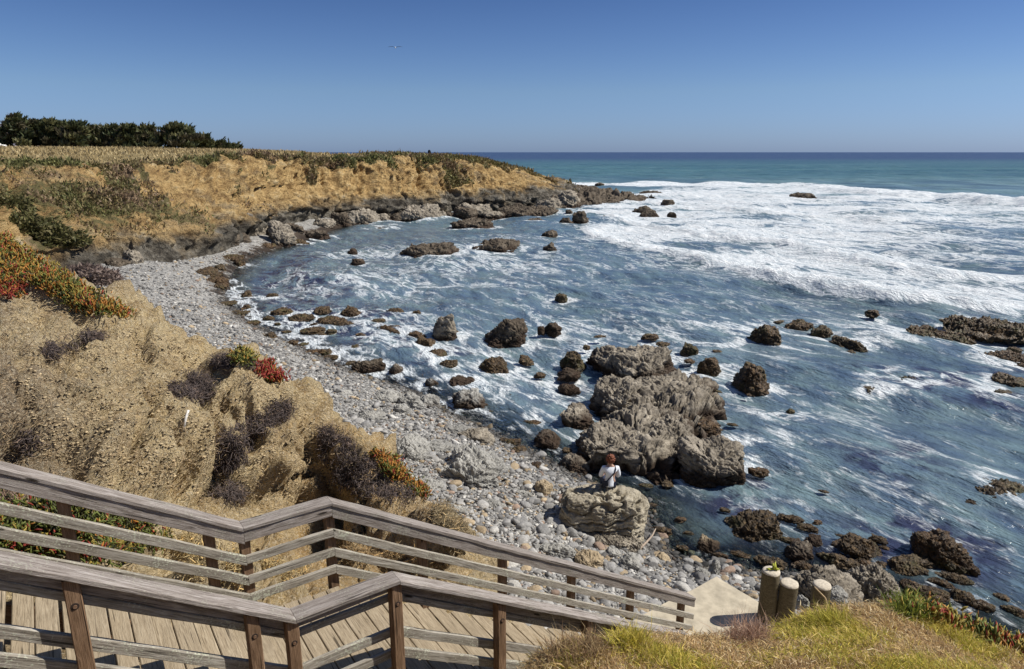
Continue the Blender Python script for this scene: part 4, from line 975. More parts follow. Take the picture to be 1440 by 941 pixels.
bores = [([(818, 326), (890, 346), (960, 363), (1040, 381), (1100, 395), (1180, 412), (1250, 426), (1350, 434), (1480, 444)], 0.75, 1.5),
         ([(1138, 266), (1180, 270), (1240, 275), (1320, 279), (1400, 288), (1480, 296)], 1.35, 5.0),
         ([(830, 302), (900, 316), (1000, 335), (1120, 350), (1230, 372), (1340, 388), (1480, 398)], 0.40, 1.4),
         ([(900, 288), (1010, 296), (1120, 303), (1240, 312)], 0.5, 2.2), ([(960, 275), (1060, 277), (1150, 283)], 0.6, 2.6)]
zb = np.zeros(len(P2))
for L, hgt, wd in bores:
    Pm = Pw * 0.35 + P2 * 0.65; LL = np.array(pl(L)); dd = np.full(len(P2), 1e9); sg = np.zeros(len(P2))
    for a_, b_ in zip(LL[:-1], LL[1:]):
        ab = b_ - a_; t_ = np.clip(((Pm - a_) @ ab) / (ab @ ab), 0, 1); dv_ = Pm - (a_ + t_[:, None] * ab); dn = np.linalg.norm(dv_, axis=1)
        cr_ = ab[0] * dv_[:, 1] - ab[1] * dv_[:, 0]; up = dn < dd; sg = np.where(up, np.sign(cr_), sg); dd = np.minimum(dd, dn)
    fdist = np.where(sg < 0, dd / (0.65 * wd), dd / (2.2 * wd)); fo_d = np.where(sg < 0, dd / (0.75 * wd), dd / (2.4 * wd))
    nz = np.zeros(len(P2)); nz[near] = fbm(wrp[near] * 0.22 + hgt * 9, 5)
    prof = np.exp(-fdist ** 2) * np.clip(0.85 + 0.55 * nz, 0.4, 1.2)
    zb += hgt * prof; foam = np.maximum(foam, (1.15 + 0.5 * nz) * np.exp(-fo_d ** 2))
# slick kelp beds just under the surface
for ob in ROCKS.values():
    c_ = np.array(ob.location[:2]); r_k = max(ob.dimensions[0], ob.dimensions[1]) / 2 * 0.85
    dc = np.linalg.norm(c_); near_k = np.abs(rad - dc) < r_k + 6
    if beach_d(c_[None])[0] > 0.5 or dc < 19 or dc > 150: continue
    dk_ = np.linalg.norm(P2[near_k] - c_, axis=1) - r_k
    nk = fbm(np.column_stack([P2[near_k] * 0.6, np.zeros(near_k.sum())]), 3)
    foam[near_k] = np.maximum(foam[near_k], (0.46 + 0.5 * nk) * np.exp(-np.maximum(dk_, 0) ** 2 / (0.5 + 0.006 * dc) ** 2 / 1.6) * sstep(16, 30, dc))
kel = np.zeros(len(P2))
for L in [[(335, 385), (420, 350), (480, 395), (560, 470), (600, 520), (480, 500), (400, 470), (340, 430)], [(420, 440), (560, 430), (600, 470), (560, 500), (470, 480)], [(480, 480), (600, 470), (660, 500), (600, 540), (520, 500)], [(950, 690), (1060, 640), (1110, 700), (1060, 760), (960, 770)],
          [(1150, 640), (1300, 620), (1330, 680), (1200, 700)], [(1080, 760), (1250, 700), (1440, 740), (1440, 800), (1300, 860), (1150, 800)], [(800, 500), (830, 560), (780, 560), (760, 520)], [(1180, 520), (1440, 520), (1440, 590), (1300, 570)]]:
    kel = np.maximum(kel, zone(L, 1.2))
rw = np.random.default_rng(11); zw = np.zeros(len(P2))
dr = np.gradient(rr)[None, :].repeat(NA, 0).ravel()
for i in range(44):
    lam = 0.7 * (28 / 0.7) ** rw.random(); ang = math.radians(212) + rw.normal() * 0.55; k = 2 * math.pi / lam
    kx, ky = k * math.cos(ang), k * math.sin(ang); amp = 0.0072 * lam ** 0.85 * (0.6 + 0.8 * rw.random())
    w = sstep(2.2, 4.5, lam / dr)
    ph = kx * Pw[:, 0] * 0.4 + kx * P2[:, 0] * 0.6 + ky * (0.4 * Pw[:, 1] + 0.6 * P2[:, 1]) + rw.random() * 6.28
    zw += w * amp * (np.sin(ph) + 0.25 * np.cos(2 * ph))
calm = np.clip(0.25 + rad / 60, 0.3, 1.0) * sstep(1.0, -2.5, d)
z = zw * calm + zb
nn_ = np.zeros(len(P2)); nn_[near] = fbm(wrp[near] * 0.9, 4)
z += np.clip(foam - 0.6, 0, 0.5) * nn_ * 0.5
dep = -beach_h(P2, d)
tag(link('sea', new_mesh('sea', np.column_stack([P2, z]), grid_faces(NA, NR), M['sea'], attrs=dict(foam=np.clip(foam, 0, 1.3), depth=dep, kelp=kel))), kind='structure')
# ================================================================= loose stones of the shingle beach
def ground_z(P):
    i = np.clip(((P[:, 0] - xs[0]) / GS).astype(int), 0, len(xs) - 1); j = np.clip(((P[:, 1] - ys[0]) / GS).astype(int), 0, len(ys) - 1)
    zz = NEARV[i, j, 2]; ok = (P[:, 0] > xs[0]) & (P[:, 0] < xs[-1]) & (P[:, 1] > ys[0]) & (P[:, 1] < ys[-1])
    return np.where(ok, zz, -9)
rs = np.random.default_rng(5)
n0 = 420000
a_ = np.radians(rs.uniform(-44, 36, n0)); r_ = np.exp(rs.uniform(math.log(10.5), math.log(75), n0))
P = np.stack([r_ * np.sin(a_), r_ * np.cos(a_)], 1)
dd = beach_d(P)
keep = (dd > -0.9) & (dd < 14) & (ground_z(P) < beach_h(P, dd) + 0.03)
P, dd, r_ = P[keep], dd[keep], r_[keep]
sz = np.exp(rs.normal(math.log(0.030), 0.60, len(P))) * (0.9 + 0.25 * sstep(22, 11, r_)) * (0.6 + r_ / 40)
sz = np.clip(sz, 0.016, 0.19)
near_w = rs.random(len(P)) < np.clip(0.55 + 0.45 * sstep(60, 20, r_), 0, 1)
P, dd, r_, sz = P[near_w], dd[near_w], r_[near_w], sz[near_w]
if len(P) > 75000:
    k = rs.permutation(len(P))[:75000]; P, dd, r_, sz = P[k], dd[k], r_[k], sz[k]
zb_ = beach_h(P, dd)
q3 = np.column_stack([P, np.zeros(len(P))]); zb_ = zb_ + (fbm(q3 * 0.25, 4) * 0.22 + fbm(q3 * 1.7 + 5, 3) * 0.07 * sstep(70, 30, P[:, 1])) * sstep(0.6, 2.5, np.abs(dd)) * np.where(dd > 0, 1, 0.5)
# the shingle sheet carries small relief, so stones sit a little deep
PAL = [np.array(c) for c in [(0.27, 0.262, 0.25), (0.38, 0.365, 0.34), (0.15, 0.143, 0.135), (0.50, 0.48, 0.44), (0.40, 0.31, 0.20), (0.28, 0.20, 0.15)]]
PALN = ['mid grey', 'light grey', 'dark grey', 'whitish', 'tan', 'reddish brown']
pc = rs.choice(6, len(P), p=[0.34, 0.26, 0.16, 0.11, 0.09, 0.04])
pc = np.where((dd < 0.6) & ((pc == 3) | (pc == 1)), 2, pc)
VARS = []
for i in range(10):
    D, F = ico(3 if True else 2)
    q = D * np.array([1.0, rs.uniform(0.6, 0.9), rs.uniform(0.42, 0.68)]); pw = rs.uniform(2.1, 3.2)
    q = q * ((np.abs(D) ** pw).sum(1) ** (-1 / pw))[:, None]
    q = q * (1 + 0.28 * fbm(D * 1.1 + i * 5, 3) + 0.10 * (0.5 - worley(D * 1.8 + i * 3)[0]))[:, None]
    VARS.append((q, F))
D2, F2 = ico(2)
VARS2 = []
for i in range(10):
    nv = rs.normal(size=(11, 3)); nv /= np.linalg.norm(nv, axis=1)[:, None]
    s_2 = (np.maximum(D2 @ nv.T / rs.uniform(.6, 1.0, 11), 0) ** 9).sum(1) ** (-1 / 9.0)
    VARS2.append((D2 * np.minimum(s_2, 1.5)[:, None] * np.array([1.0, rs.uniform(0.6, 0.9), rs.uniform(0.4, 0.65)]), F2))
# picture size, to choose which are built one by one
pxx = 720 + FPX * P[:, 0] / (P[:, 1] * CT - (zb_ - H) * ST); dpt = P[:, 1] * CT - (zb_ - H) * ST
pyy = 470.5 - FPX * ((P[:, 1]) * ST + (zb_ - H) * CT) / dpt
infr = (pxx > 0) & (pxx < 1440) & (pyy < 941)
app = np.where(infr, sz / dpt, 0)
order = np.argsort(-app); single = []
for i in order[:700]:
    q = Vector((P[i, 0], P[i, 1], zb_[i] + 0.1)); c = Vector((0, 0, H)); v = q - c
    p_, n_, i_, d_ = BV.ray_cast(c, v.normalized(), v.length - 0.3)
    if p_ is None: single.append(i)
    if len(single) == 280: break
sset = set(single)
SM = {}
for i in single:
    v = int(rs.integers(10)); c = int(pc[i])
    if (v, c) not in SM:
        q, F = VARS[v]; tint = np.tile(PAL[c] * rs.uniform(0.85, 1.15), (len(q), 1))
        SM[(v, c)] = new_mesh('beach_stone', q, F, M['stone'], attrs=dict(tint=tint))
    o = link('beach_stone', SM[(v, c)], loc=(P[i, 0], P[i, 1], zb_[i] + 0.10 * sz[i]))
    o.scale = (sz[i],) * 3; o.rotation_euler = (rs.normal() * 0.25, rs.normal() * 0.25, rs.uniform(0, 6.28))
    tag(o, f'{PALN[c]} rounded loose stone lying among others on the shingle beach', 'stone', 'loose stones on the shingle beach')
rest = np.array([i for i in range(len(P)) if i not in sset])
Vs, Fs, Ts = [], [], []; off = 0
D1, F1 = ico(1)
for v in range(20):
    far_ = v >= 10
    pool = rest[(r_[rest] > 27)] if far_ else rest[(r_[rest] <= 27)]
    idx = pool[v % 10::10]
    q, F = (VARS2[v][0], VARS2[v][1]) if not far_ else (D1 * np.array([1.0, .75, .55]) * (1 + .4 * fbm(D1 * 1.3 + v * 3, 2))[:, None], F1); m = len(q); n = len(idx)
    yaw = rs.uniform(0, 6.28, n); cx, sx = np.cos(yaw), np.sin(yaw); tl = rs.normal(0, 0.3, n)
    x = q[None, :, 0] * cx[:, None] - q[None, :, 1] * sx[:, None]; y_ = q[None, :, 0] * sx[:, None] + q[None, :, 1] * cx[:, None]
    zz = q[None, :, 2] + tl[:, None] * q[None, :, 0]
    W = np.stack([x, y_, zz], -1) * sz[idx][:, None, None] + np.stack([P[idx, 0], P[idx, 1], zb_[idx] + 0.12 * sz[idx]], -1)[:, None]
    Vs.append(W.reshape(-1, 3)); Fs.append((F[None] + (np.arange(n) * m)[:, None, None] + off).reshape(-1, 3)); off += n * m
    col = np.array(PAL)[pc[idx]] * rs.uniform(0.55, 1.3, (n, 1)); wetf = (0.32 + 0.68 * sstep(0.3, 1.9, dd[idx] + rs.normal(0, 0.25, n)))[:, None]
    Ts.append(np.repeat(col * wetf, m, 0))
tag(link('small_stones', new_mesh('small_stones', np.vstack(Vs), np.vstack(Fs), M['stone'], attrs=dict(tint=np.vstack(Ts)))), 'countless small grey stones covering the shingle beach', 'stones', kind='stuff')

# ================================================================= plants
LT_V = np.array([(-0.8, -0.5, 0), (0.8, -0.5, 0), (0, 0.9, 0), (-1, -0.6, .5), (1, -0.6, .5), (0, 1.1, .5), (0, 0, 1.0)])
LT_F = np.array([(0, 1, 4), (0, 4, 3), (1, 2, 5), (1, 5, 4), (2, 0, 3), (2, 3, 5), (3, 4, 6), (4, 5, 6), (5, 3, 6)])
BL_V = np.array([(-1, 0, 0), (1, 0, 0), (-.75, 0, .5), (.75, 0, .5), (0, 0, 1.0)])
BL_F = np.array([(0, 1, 3), (0, 3, 2), (2, 3, 4)])
def blades(B, Dr, L, R, colr, bend=0.25, tv=BL_V, tf=BL_F, sag=None, rng=RNG):
    """many slender leaves: base points, directions, lengths, half widths and colours"""
    n = len(B); Dr = Dr / np.linalg.norm(Dr, axis=1)[:, None]
    rv = rng.normal(size=(n, 3)); X = np.cross(Dr, rv); X /= np.maximum(np.linalg.norm(X, axis=1), 1e-6)[:, None]; Y = np.cross(Dr, X)
    bd = Y * (bend * rng.normal(size=n))[:, None]
    if sag is not None: bd = bd + np.array([0, 0, -1.0]) * sag
    m = len(tv)
    V = B[:, None] + X[:, None] * (tv[None, :, 0] * R[:, None])[..., None] + Y[:, None] * (tv[None, :, 1] * R[:, None])[..., None] \
        + Dr[:, None] * (tv[None, :, 2] * L[:, None])[..., None] + bd[:, None] * (tv[None, :, 2] ** 2 * L[:, None])[..., None]
    F = (tf[None] + (np.arange(n) * m)[:, None, None]).reshape(-1, 3)
    return V.reshape(-1, 3), F, np.repeat(colr, m, 0)
def plant_obj(name, V, F, T, mat, label, cat, group=None, kind=None):
    c = np.array([V[:, 0].mean(), V[:, 1].mean(), V[:, 2].min()])
    o = link(name, new_mesh(name, V - c, F, mat, smooth=False, attrs=dict(tint=T)), loc=c)
    return tag(o, label, cat, group, kind)
def seeds(poly_px, n, rng):          # points on the near ground inside a picture outline, thinned evenly over the ground
    A = np.array(poly_px, float); out = []
    lo, hi = A.min(0), A.max(0); tries = 0
    while len(out) < n and tries < n * 12:
        tries += 1
        q = lo + rng.random(2) * (hi - lo)
        if not inside(q[None], A)[0]: continue
        h_ = hit(*q)
        if h_: out.append((h_[0], h_[1]))
    return np.array([o[0] for o in out]), np.array([o[1] for o in out])
def iceplant(poly, n, mixc, label, seed, L=(0.05, 0.10), mound=0.10, thin=1):
    rg = np.random.default_rng(seed); B, Nm = seeds(poly, max(n // 12, 40), rg)
    k = rg.integers(0, len(B), n); b = B[k] + rg.normal(size=(n, 3)) * np.array([0.06, 0.06, 0.0]); nm = Nm[k]
    lift = rg.random(n) * mound
    b = b + np.array([0, 0, 1.0]) * (lift - 0.02)[:, None]
    dr = nm * 0.6 + np.array([0, 0, 0.8]) + rg.normal(size=(n, 3)) * 0.6
    cols = np.array([c for c, w in mixc]); ws = np.array([w for c, w in mixc]); ws = ws / ws.sum()
    pick = rg.choice(len(cols), len(B), p=ws)[k]; sw = rg.random(n) < 0.25; pick = np.where(sw, rg.choice(len(cols), n, p=ws), pick)
    col = cols[pick] * rg.uniform(0.65, 1.25, (n, 1))
    ln = rg.uniform(*L, n) * 0.8
    V, F, T = blades(b, dr, ln, ln * 0.13, col, 0.25, LT_V, LT_F, rng=rg)
    return plant_obj('iceplant', V, F, T, M['leaf'], label, 'iceplant')
GRN, YEL, ORG, RED, DRK = (0.14, 0.165, 0.04), (0.34, 0.26, 0.06), (0.42, 0.18, 0.04), (0.33, 0.055, 0.04), (0.06, 0.06, 0.028)
iceplant([(-80, 320), (0, 336), (60, 370), (110, 404), (190, 450), (120, 444), (70, 415), (30, 402), (-80, 390)], 9000, [(GRN, 2.2), (YEL, 3), (ORG, 3), (RED, .5), (DRK, 1)], 'long orange and yellow iceplant mat along the brow of the dirt slope', 1, (0.07, 0.15), 0.22)
iceplant([(-60, 385), (0, 385), (28, 398), (36, 418), (0, 425), (-60, 425)], 2600, [(GRN, .7), (ORG, 2), (RED, 3), (DRK, 1)], 'red iceplant patch at the left edge below the orange mat', 2, (0.07, 0.13), 0.18)
iceplant([(328, 500), (345, 495), (358, 505), (350, 516), (330, 514)], 500, [(GRN, 3), (YEL, 3), (ORG, .5)], 'small yellow green iceplant tuft on the crest of the dirt slope', 3, (0.08, 0.16), 0.14)
iceplant([(362, 516), (385, 512), (405, 522), (404, 536), (385, 538), (364, 530)], 900, [(RED, 4), (ORG, .6), (GRN, 1)], 'bright red iceplant tuft on the crest of the dirt slope', 4, (0.08, 0.16), 0.16)
iceplant([(524, 640), (545, 645), (590, 672), (608, 695), (604, 706), (575, 692), (545, 664)], 2400, [(GRN, 2.5), (YEL, 1.5), (ORG, 3), (RED, 1.5), (DRK, .6)], 'orange and green iceplant strip hanging over the edge above the shingle', 5, (0.07, 0.14), 0.15)
iceplant([(-40, 672), (40, 680), (140, 705), (235, 745), (240, 775), (150, 800), (60, 785), (-40, 770)], 8000, [(GRN, 6), (DRK, 2.5), (RED, .6), (YEL, 1.8), (ORG, .8)], 'green iceplant with a few red leaves behind the far railing', 6, (0.06, 0.12), 0.16)
iceplant([(1262, 852), (1285, 856), (1340, 872), (1445, 918), (1445, 930), (1380, 900), (1310, 874)], 950, [(GRN, 4), (YEL, 4), (RED, .8), (ORG, 1)], 'green iceplant with red tips along the edge of the grassy knoll', 7, (0.06, 0.11), 0.10)
def twigs(poly, n, label, seed, col=(0.085, 0.067, 0.062), L=(0.06, 0.18), r=0.005, lift=0.035, cat='shrub', name='dry_shrub', sp=0.08, shade=0.35):
    rg = np.random.default_rng(seed); B, Nm = seeds(poly, max(n // 8, 40), rg)
    ok = fbm(B * 2.6 + seed, 3) > 0.0; B, Nm = (B[ok], Nm[ok]) if ok.sum() > 8 else (B, Nm)
    n = int(n * 1.3); k = rg.integers(0, len(B), n); b = B[k] + rg.normal(size=(n, 3)) * sp * np.array([1, 1, .6]) + np.array([0, 0, 1.0]) * (rg.random(n) * lift)[:, None]
    dn_ = np.array([0, 0, -1.0]) + Nm[k] * Nm[k][:, 2:3]; dr = Nm[k] * 0.35 + rg.normal(size=(n, 3)) * 0.7 + dn_ * 0.9
    c = np.array(col)[None] * rg.uniform(1 - shade, 1 + shade * 1.8, (n, 1)) * np.where(rg.random((n, 1)) < 0.15, np.array([2.1, 1.9, 1.6]), 1.0)
    ln = rg.uniform(*L, n)
    V, F, T = blades(b, dr, ln, np.full(n, r) * rg.uniform(0.6, 1.4, n), c, 0.6, LT_V, LT_F, rng=rg)
    return plant_obj(name, V, F, T, M['twig'], label, cat)
twigs([(240, 545), (258, 520), (285, 530), (310, 538), (312, 552), (275, 562), (243, 556)], 3000, 'dark dry shrub in the middle of the dirt slope', 11)
twigs([(300, 505), (330, 500), (362, 520), (350, 526), (315, 520)], 1400, 'dark dry twigs below the yellow green iceplant tuft', 12)
twigs([(335, 600), (385, 565), (408, 568), (398, 590), (352, 620), (305, 640), (298, 628)], 3400, 'dark dry shrub hanging from the crest of the dirt slope', 13)
twigs([(302, 640), (340, 630), (345, 668), (330, 705), (308, 700)], 2600, 'dark dry shrub low on the slope just above the far railing', 14)
twigs([(445, 600), (470, 605), (530, 640), (575, 685), (580, 705), (540, 700), (490, 690), (462, 650), (446, 622)], 4500, 'large dark dry shrub beside the orange and green iceplant strip', 15)
twigs([(150, 470), (85, 470), (60, 490), (62, 502), (100, 492)], 1300, 'thin dark dry shrub high on the left of the dirt slope', 16)
twigs([(30, 612), (50, 610), (52, 630), (34, 634)], 350, 'small dark dry shrub low on the left of the dirt slope', 17)
twigs([(620, 700), (650, 745), (670, 768), (645, 770), (610, 730)], 1500, 'brown dry shrub on the lower end of the bluff above the shingle', 18, (0.19, 0.15, 0.09))
twigs([(470, 760), (560, 770), (640, 792), (600, 800), (500, 790)], 1400, 'dry brown weeds under the far railing of the lower flight', 19, (0.24, 0.17, 0.09))
twigs([(-20, 690), (60, 700), (90, 720), (60, 740), (-20, 730)], 900, 'dry brown weeds left of the green iceplant behind the far railing', 20, (0.17, 0.12, 0.09))
twigs([(240, 745), (330, 775), (420, 790), (430, 815), (330, 810), (240, 790)], 1800, 'straw coloured dry weeds behind the far railing by the landing', 21, (0.34, 0.26, 0.13))
# loose litter over the dirt slope: nobody could count it
rg = np.random.default_rng(31); B, Nm = seeds([(-60, 420), (60, 420), (190, 452), (400, 545), (450, 590), (600, 700), (640, 760), (420, 700), (300, 705), (150, 680), (-60, 640)], 2600, rg)
k = rg.integers(0, len(B), 9000); b = B[k] + rg.normal(size=(9000, 3)) * np.array([.12, .12, .012])
V, F, T = blades(b, rg.normal(size=(9000, 3)) * np.array([1, 1, .35]) + Nm[k] * .2, rg.uniform(.03, .13, 9000), rg.uniform(.002, .006, 9000), np.array([(0.30, 0.22, 0.13)]) * rg.uniform(.4, 1.6, (9000, 1)), .5, LT_V, LT_F, rng=rg)
plant_obj('dry_litter', V, F, T, M['twig'], 'dry stalks and crumbs scattered over the dirt slope', 'litter', kind='stuff')
# clods of earth on the slope
B, Nm = seeds([(20, 520), (190, 460), (400, 550), (445, 590), (470, 680), (420, 700), (300, 700), (200, 680), (60, 640)], 5000, rg)
q, F = VARS2[0]; m = len(q); n = len(B); s3 = np.clip(np.exp(rg.normal(math.log(0.014), 0.6, n)), .004, .034)
W = q[None] * (s3[:, None, None] * rg.uniform(.6, 1.2, (n, 1, 3))) + B[:, None]
plant_obj('earth_clods', W.reshape(-1, 3), (F[None] + (np.arange(n) * m)[:, None, None]).reshape(-1, 3), np.repeat(np.array([(0.45, 0.35, 0.21)]) * rg.uniform(.6, 1.25, (n, 1)), m, 0), M['stone'], 'crumbled tan earth clods lying on the dirt slope', 'earth clods', kind='stuff')

# ---- grass on the near knoll
rg = np.random.default_rng(41)
GP = [(735, 955), (760, 925), (800, 908), (845, 900), (900, 896), (1000, 896), (1090, 886), (1150, 858), (1250, 850), (1320, 868), (1445, 922), (1445, 990), (735, 990)]
B, Nm = seeds(GP, 5200, rg)
n = 120000; k = rg.integers(0, len(B), n); b = B[k] + rg.normal(size=(n, 3)) * np.array([.035, .035, 0])
cl = fbm(b * np.array([1.5, 1.5, 0]) + 3, 4); xr = b[:, 0]
gm = sstep(-0.15, 0.35, cl + 0.16 * sstep(0.8, 2.2, xr) - 0.04)
straw = np.array([(0.70, 0.52, 0.25), (0.58, 0.40, 0.20), (0.86, 0.72, 0.46), (0.34, 0.21, 0.11)]); green = np.array([(0.56, 0.48, 0.08), (0.64, 0.51, 0.11), (0.40, 0.40, 0.06), (0.68, 0.52, 0.18)])
isg = rg.random(n) < gm
col = np.where(isg[:, None], green[rg.integers(0, 4, n)], straw[rg.choice(4, n, p=[.35, .3, .15, .2])]) * rg.uniform(.6, 1.2, (n, 1))
wind = np.stack([fbm(b * 1.2 + 7, 2), fbm(b * 1.2 + 19, 2), np.zeros(n)], 1) * 1.2
dr = Nm[k] * .25 + np.array([-0.15, 0, .22]) + wind + rg.normal(size=(n, 3)) * np.array([.75, .75, .3])
ln = rg.uniform(.03, .095, n) * (1 + 0.35 * (cl > .12))
V, F, T = blades(b, dr, ln, rg.uniform(.0016, .0036, n), col, .6, sag=.35, rng=rg)
plant_obj('grass', V, F, T, M['blade'], 'straw and yellow green grass covering the near knoll', 'grass', kind='stuff')
def tuft(poly, n, cols, label, seed, L=(.07, .19), w=.003):
    rg = np.random.default_rng(seed); B, Nm = seeds(poly, 60, rg); k = rg.integers(0, len(B), n)
    b = B[k] + rg.normal(size=(n, 3)) * np.array([.04, .04, 0]); dr = np.array([0, 0, 1.0]) + rg.normal(size=(n, 3)) * .45
    c = np.array(cols)[rg.integers(0, len(cols), n)] * rg.uniform(.7, 1.25, (n, 1))
    V, F, T = blades(b, dr, rg.uniform(*L, n), np.full(n, w), c, .5, sag=.25, rng=rg)
    plant_obj('grass_tuft', V, F, T, M['blade'], label, 'grass tuft')
tuft([(864, 902), (898, 900), (902, 914), (868, 916)], 900, [(0.54, 0.46, 0.07), (0.60, 0.47, 0.11), (0.40, 0.36, 0.06)], 'bright yellow green grass tuft at the left end of the knoll by the near railing', 1)
tuft([(1140, 874), (1185, 868), (1185, 884), (1140, 888)], 800, [(0.42, 0.39, 0.06), (0.54, 0.46, 0.09)], 'yellow green grass tuft on the knoll below the right-hand piling', 2)
tuft([(1262, 852), (1290, 856), (1295, 868), (1266, 866)], 500, [(0.16, 0.21, 0.04), (0.28, 0.30, 0.05)], 'tall green tuft at the top edge of the knoll by the iceplant', 3, (.10, .24), .004)
tuft([(768, 915), (835, 902), (845, 925), (778, 938)], 900, [(0.40, 0.29, 0.15), (0.28, 0.18, 0.10)], 'dry brown grass tuft spilling over the left end of the knoll', 4)
tuft([(1030, 896), (1072, 893), (1076, 906), (1032, 908)], 700, [(0.48, 0.33, 0.24), (0.36, 0.22, 0.15)], 'pinkish dry grass tuft on the knoll in front of the concrete slab', 5, (.10, .30), .0025)

# ---- low scrub on the far cliffs
rg = np.random.default_rng(51)
fp = FAR['P'].reshape(-1, 3); fv = FAR['veg'].ravel(); fd = FAR['dry'].ravel(); fN = FAR['N'].reshape(-1, 3); vv_ = FAR['v'].ravel(); uu_ = FAR['u'].ravel()
area = np.linalg.norm(np.cross(np.gradient(FAR['P'], axis=0), np.gradient(FAR['P'], axis=1)), axis=2).ravel()
wgt = area * np.clip(fv - .42 + 0.9 * fbm(fp * .35, 4), 0, 1) * (vv_ > 1.1) * (vv_ < 5.6) * (fd < .6) / (40 + fp[:, 1] ** 1.1)
k = rg.choice(len(fp), 60000, p=wgt / wgt.sum())
b = fp[k] + rg.normal(size=(len(k), 3)) * .18
cl = fbm(b * .16 + 9, 3)[:, None] + rg.normal(size=(len(k), 1)) * .12
reds = sstep(9.5, 12, uu_[k])[:, None]
c1 = np.array((0.21, 0.165, 0.075)); c2 = np.array((0.165, 0.165, 0.06)); c3 = np.array((0.26, 0.18, 0.11)); c4 = np.array((0.22, 0.15, 0.05))
col = np.where(cl > .12, c2, np.where(cl < -.15, c3, c1)); col = col * (1 - .5 * reds) + c4 * .5 * reds
col = col * rg.uniform(.5, 1.35, (len(k), 1))
sc2 = .0030 * np.linalg.norm(b[:, :2], axis=1)
V, F, T = blades(b, fN[k] * .5 + np.array([0, 0, .7]) + rg.normal(size=(len(k), 3)) * .6, sc2 * rg.uniform(.6, 1.9, len(k)), sc2 * .35 * rg.uniform(.6, 1.3, len(k)), col, .4, rng=rg)
plant_obj('coastal_scrub', V, F, T, M['leaf'], 'low brown green scrub covering the cliff tops and the left slope', 'scrub', kind='stuff')
wgt = area * np.clip(fd - .25, 0, 1) * (vv_ > 4.1) * (vv_ < 6.6) / (40 + fp[:, 1] ** 1.4)
k = rg.choice(len(fp), 30000, p=wgt / wgt.sum()); b = fp[k] + rg.normal(size=(len(k), 3)) * np.array([.5, .5, .03])
sc2 = .0042 * np.linalg.norm(b[:, :2], axis=1)
col = np.array([(0.44, 0.34, 0.17), (0.36, 0.27, 0.13), (0.50, 0.40, 0.22)])[rg.integers(0, 3, len(k))] * rg.uniform(.7, 1.2, (len(k), 1))
V, F, T = blades(b, np.array([0, 0, 1.0]) + rg.normal(size=(len(k), 3)) * .35, sc2 * rg.uniform(.5, 1.1, len(k)), sc2 * .22, col, .4, rng=rg)
plant_obj('dry_grass', V, F, T, M['blade'], 'dry straw coloured grass on the far plateau', 'grass', kind='stuff')
def far_bush(px, py, t, w, h, label, seed, cols, n=1500, name='shrub'):
    rg = np.random.default_rng(seed); q = at(px, py, t); 
    dv = rg.normal(size=(n, 3)); dv /= np.linalg.norm(dv, axis=1)[:, None]; dv[:, 2] = np.abs(dv[:, 2])
    rr_ = rg.random(n) ** .4 * (1 + .35 * fbm(dv * 2 + seed, 3) * 2)
    b = q + dv * rr_[:, None] * np.array([w / 2, w / 2.4, h])
    col = np.array(cols)[rg.integers(0, len(cols), n)] * rg.uniform(.55, 1.3, (n, 1)); s = .0045 * t
    V, F, T = blades(b, dv + rg.normal(size=(n, 3)) * .7, s * rg.uniform(.7, 1.6, n), s * .33 * np.ones(n), col, .4, rng=rg)
    plant_obj(name, V, F, T, M['leaf'], label, 'shrub')
OLV = [(0.12, 0.115, 0.04), (0.155, 0.135, 0.06), (0.085, 0.085, 0.03)]
far_bush(30, 330, 50, 5.5, 1.6, 'large rounded olive shrub mound at the left edge of the far slope', 1, OLV, 4000)
far_bush(85, 345, 50, 3.8, 1.3, 'olive shrub mound right of the large rounded one on the far slope', 2, OLV, 2600)
far_bush(2, 300, 52, 4.5, 1.4, 'olive shrub mound above the large rounded one at the left edge', 3, OLV, 2600)
far_bush(140, 398, 42, 2.6, 0.9, 'pinkish grey dry shrub at the left end of the beach', 4, [(0.25, 0.19, 0.16), (0.19, 0.14, 0.12), (0.30, 0.23, 0.19)], 2200, 'dry_shrub')
far_bush(118, 388, 43, 1.8, 0.7, 'smaller pinkish dry shrub left of the first at the end of the beach', 5, [(0.25, 0.19, 0.16), (0.19, 0.14, 0.12)], 1200, 'dry_shrub')
far_bush(120, 288, 68, 0.9, 0.4, 'small bright yellow flowering bush on the left slope', 6, [(0.45, 0.33, 0.02), (0.28, 0.24, 0.04)], 400)
far_bush(168, 262, 76, 4.5, 1.1, 'green bush near the top of the left slope', 7, [(0.13, 0.155, 0.045), (0.10, 0.12, 0.035)], 1500)
far_bush(205, 275, 76, 5.0, 1.2, 'grey green bush right of the green one on the left slope', 8, [(0.14, 0.135, 0.06), (0.11, 0.115, 0.05)], 1500)
far_bush(648, 252, 136, 7.5, 2.2, 'brown green shrub mass hanging over the headland cliff', 9, [(0.13, 0.10, 0.03), (0.16, 0.12, 0.04), (0.10, 0.09, 0.03)], 3500)
far_bush(690, 236, 143, 5.5, 0.8, 'reddish brown shrubs on the rim near the headland tip', 10, [(0.13, 0.08, 0.045), (0.10, 0.07, 0.035)], 2000)
far_bush(425, 236, 110, 5.0, 0.9, 'dark olive shrubs on the cliff rim right of the bare ochre hollow', 11, [(0.095, 0.09, 0.03), (0.12, 0.105, 0.04)], 2200)
far_bush(500, 240, 119, 4.5, 0.9, 'olive shrubs on the cliff rim above the headland shoulder', 12, [(0.12, 0.11, 0.04), (0.10, 0.09, 0.035)], 2000)

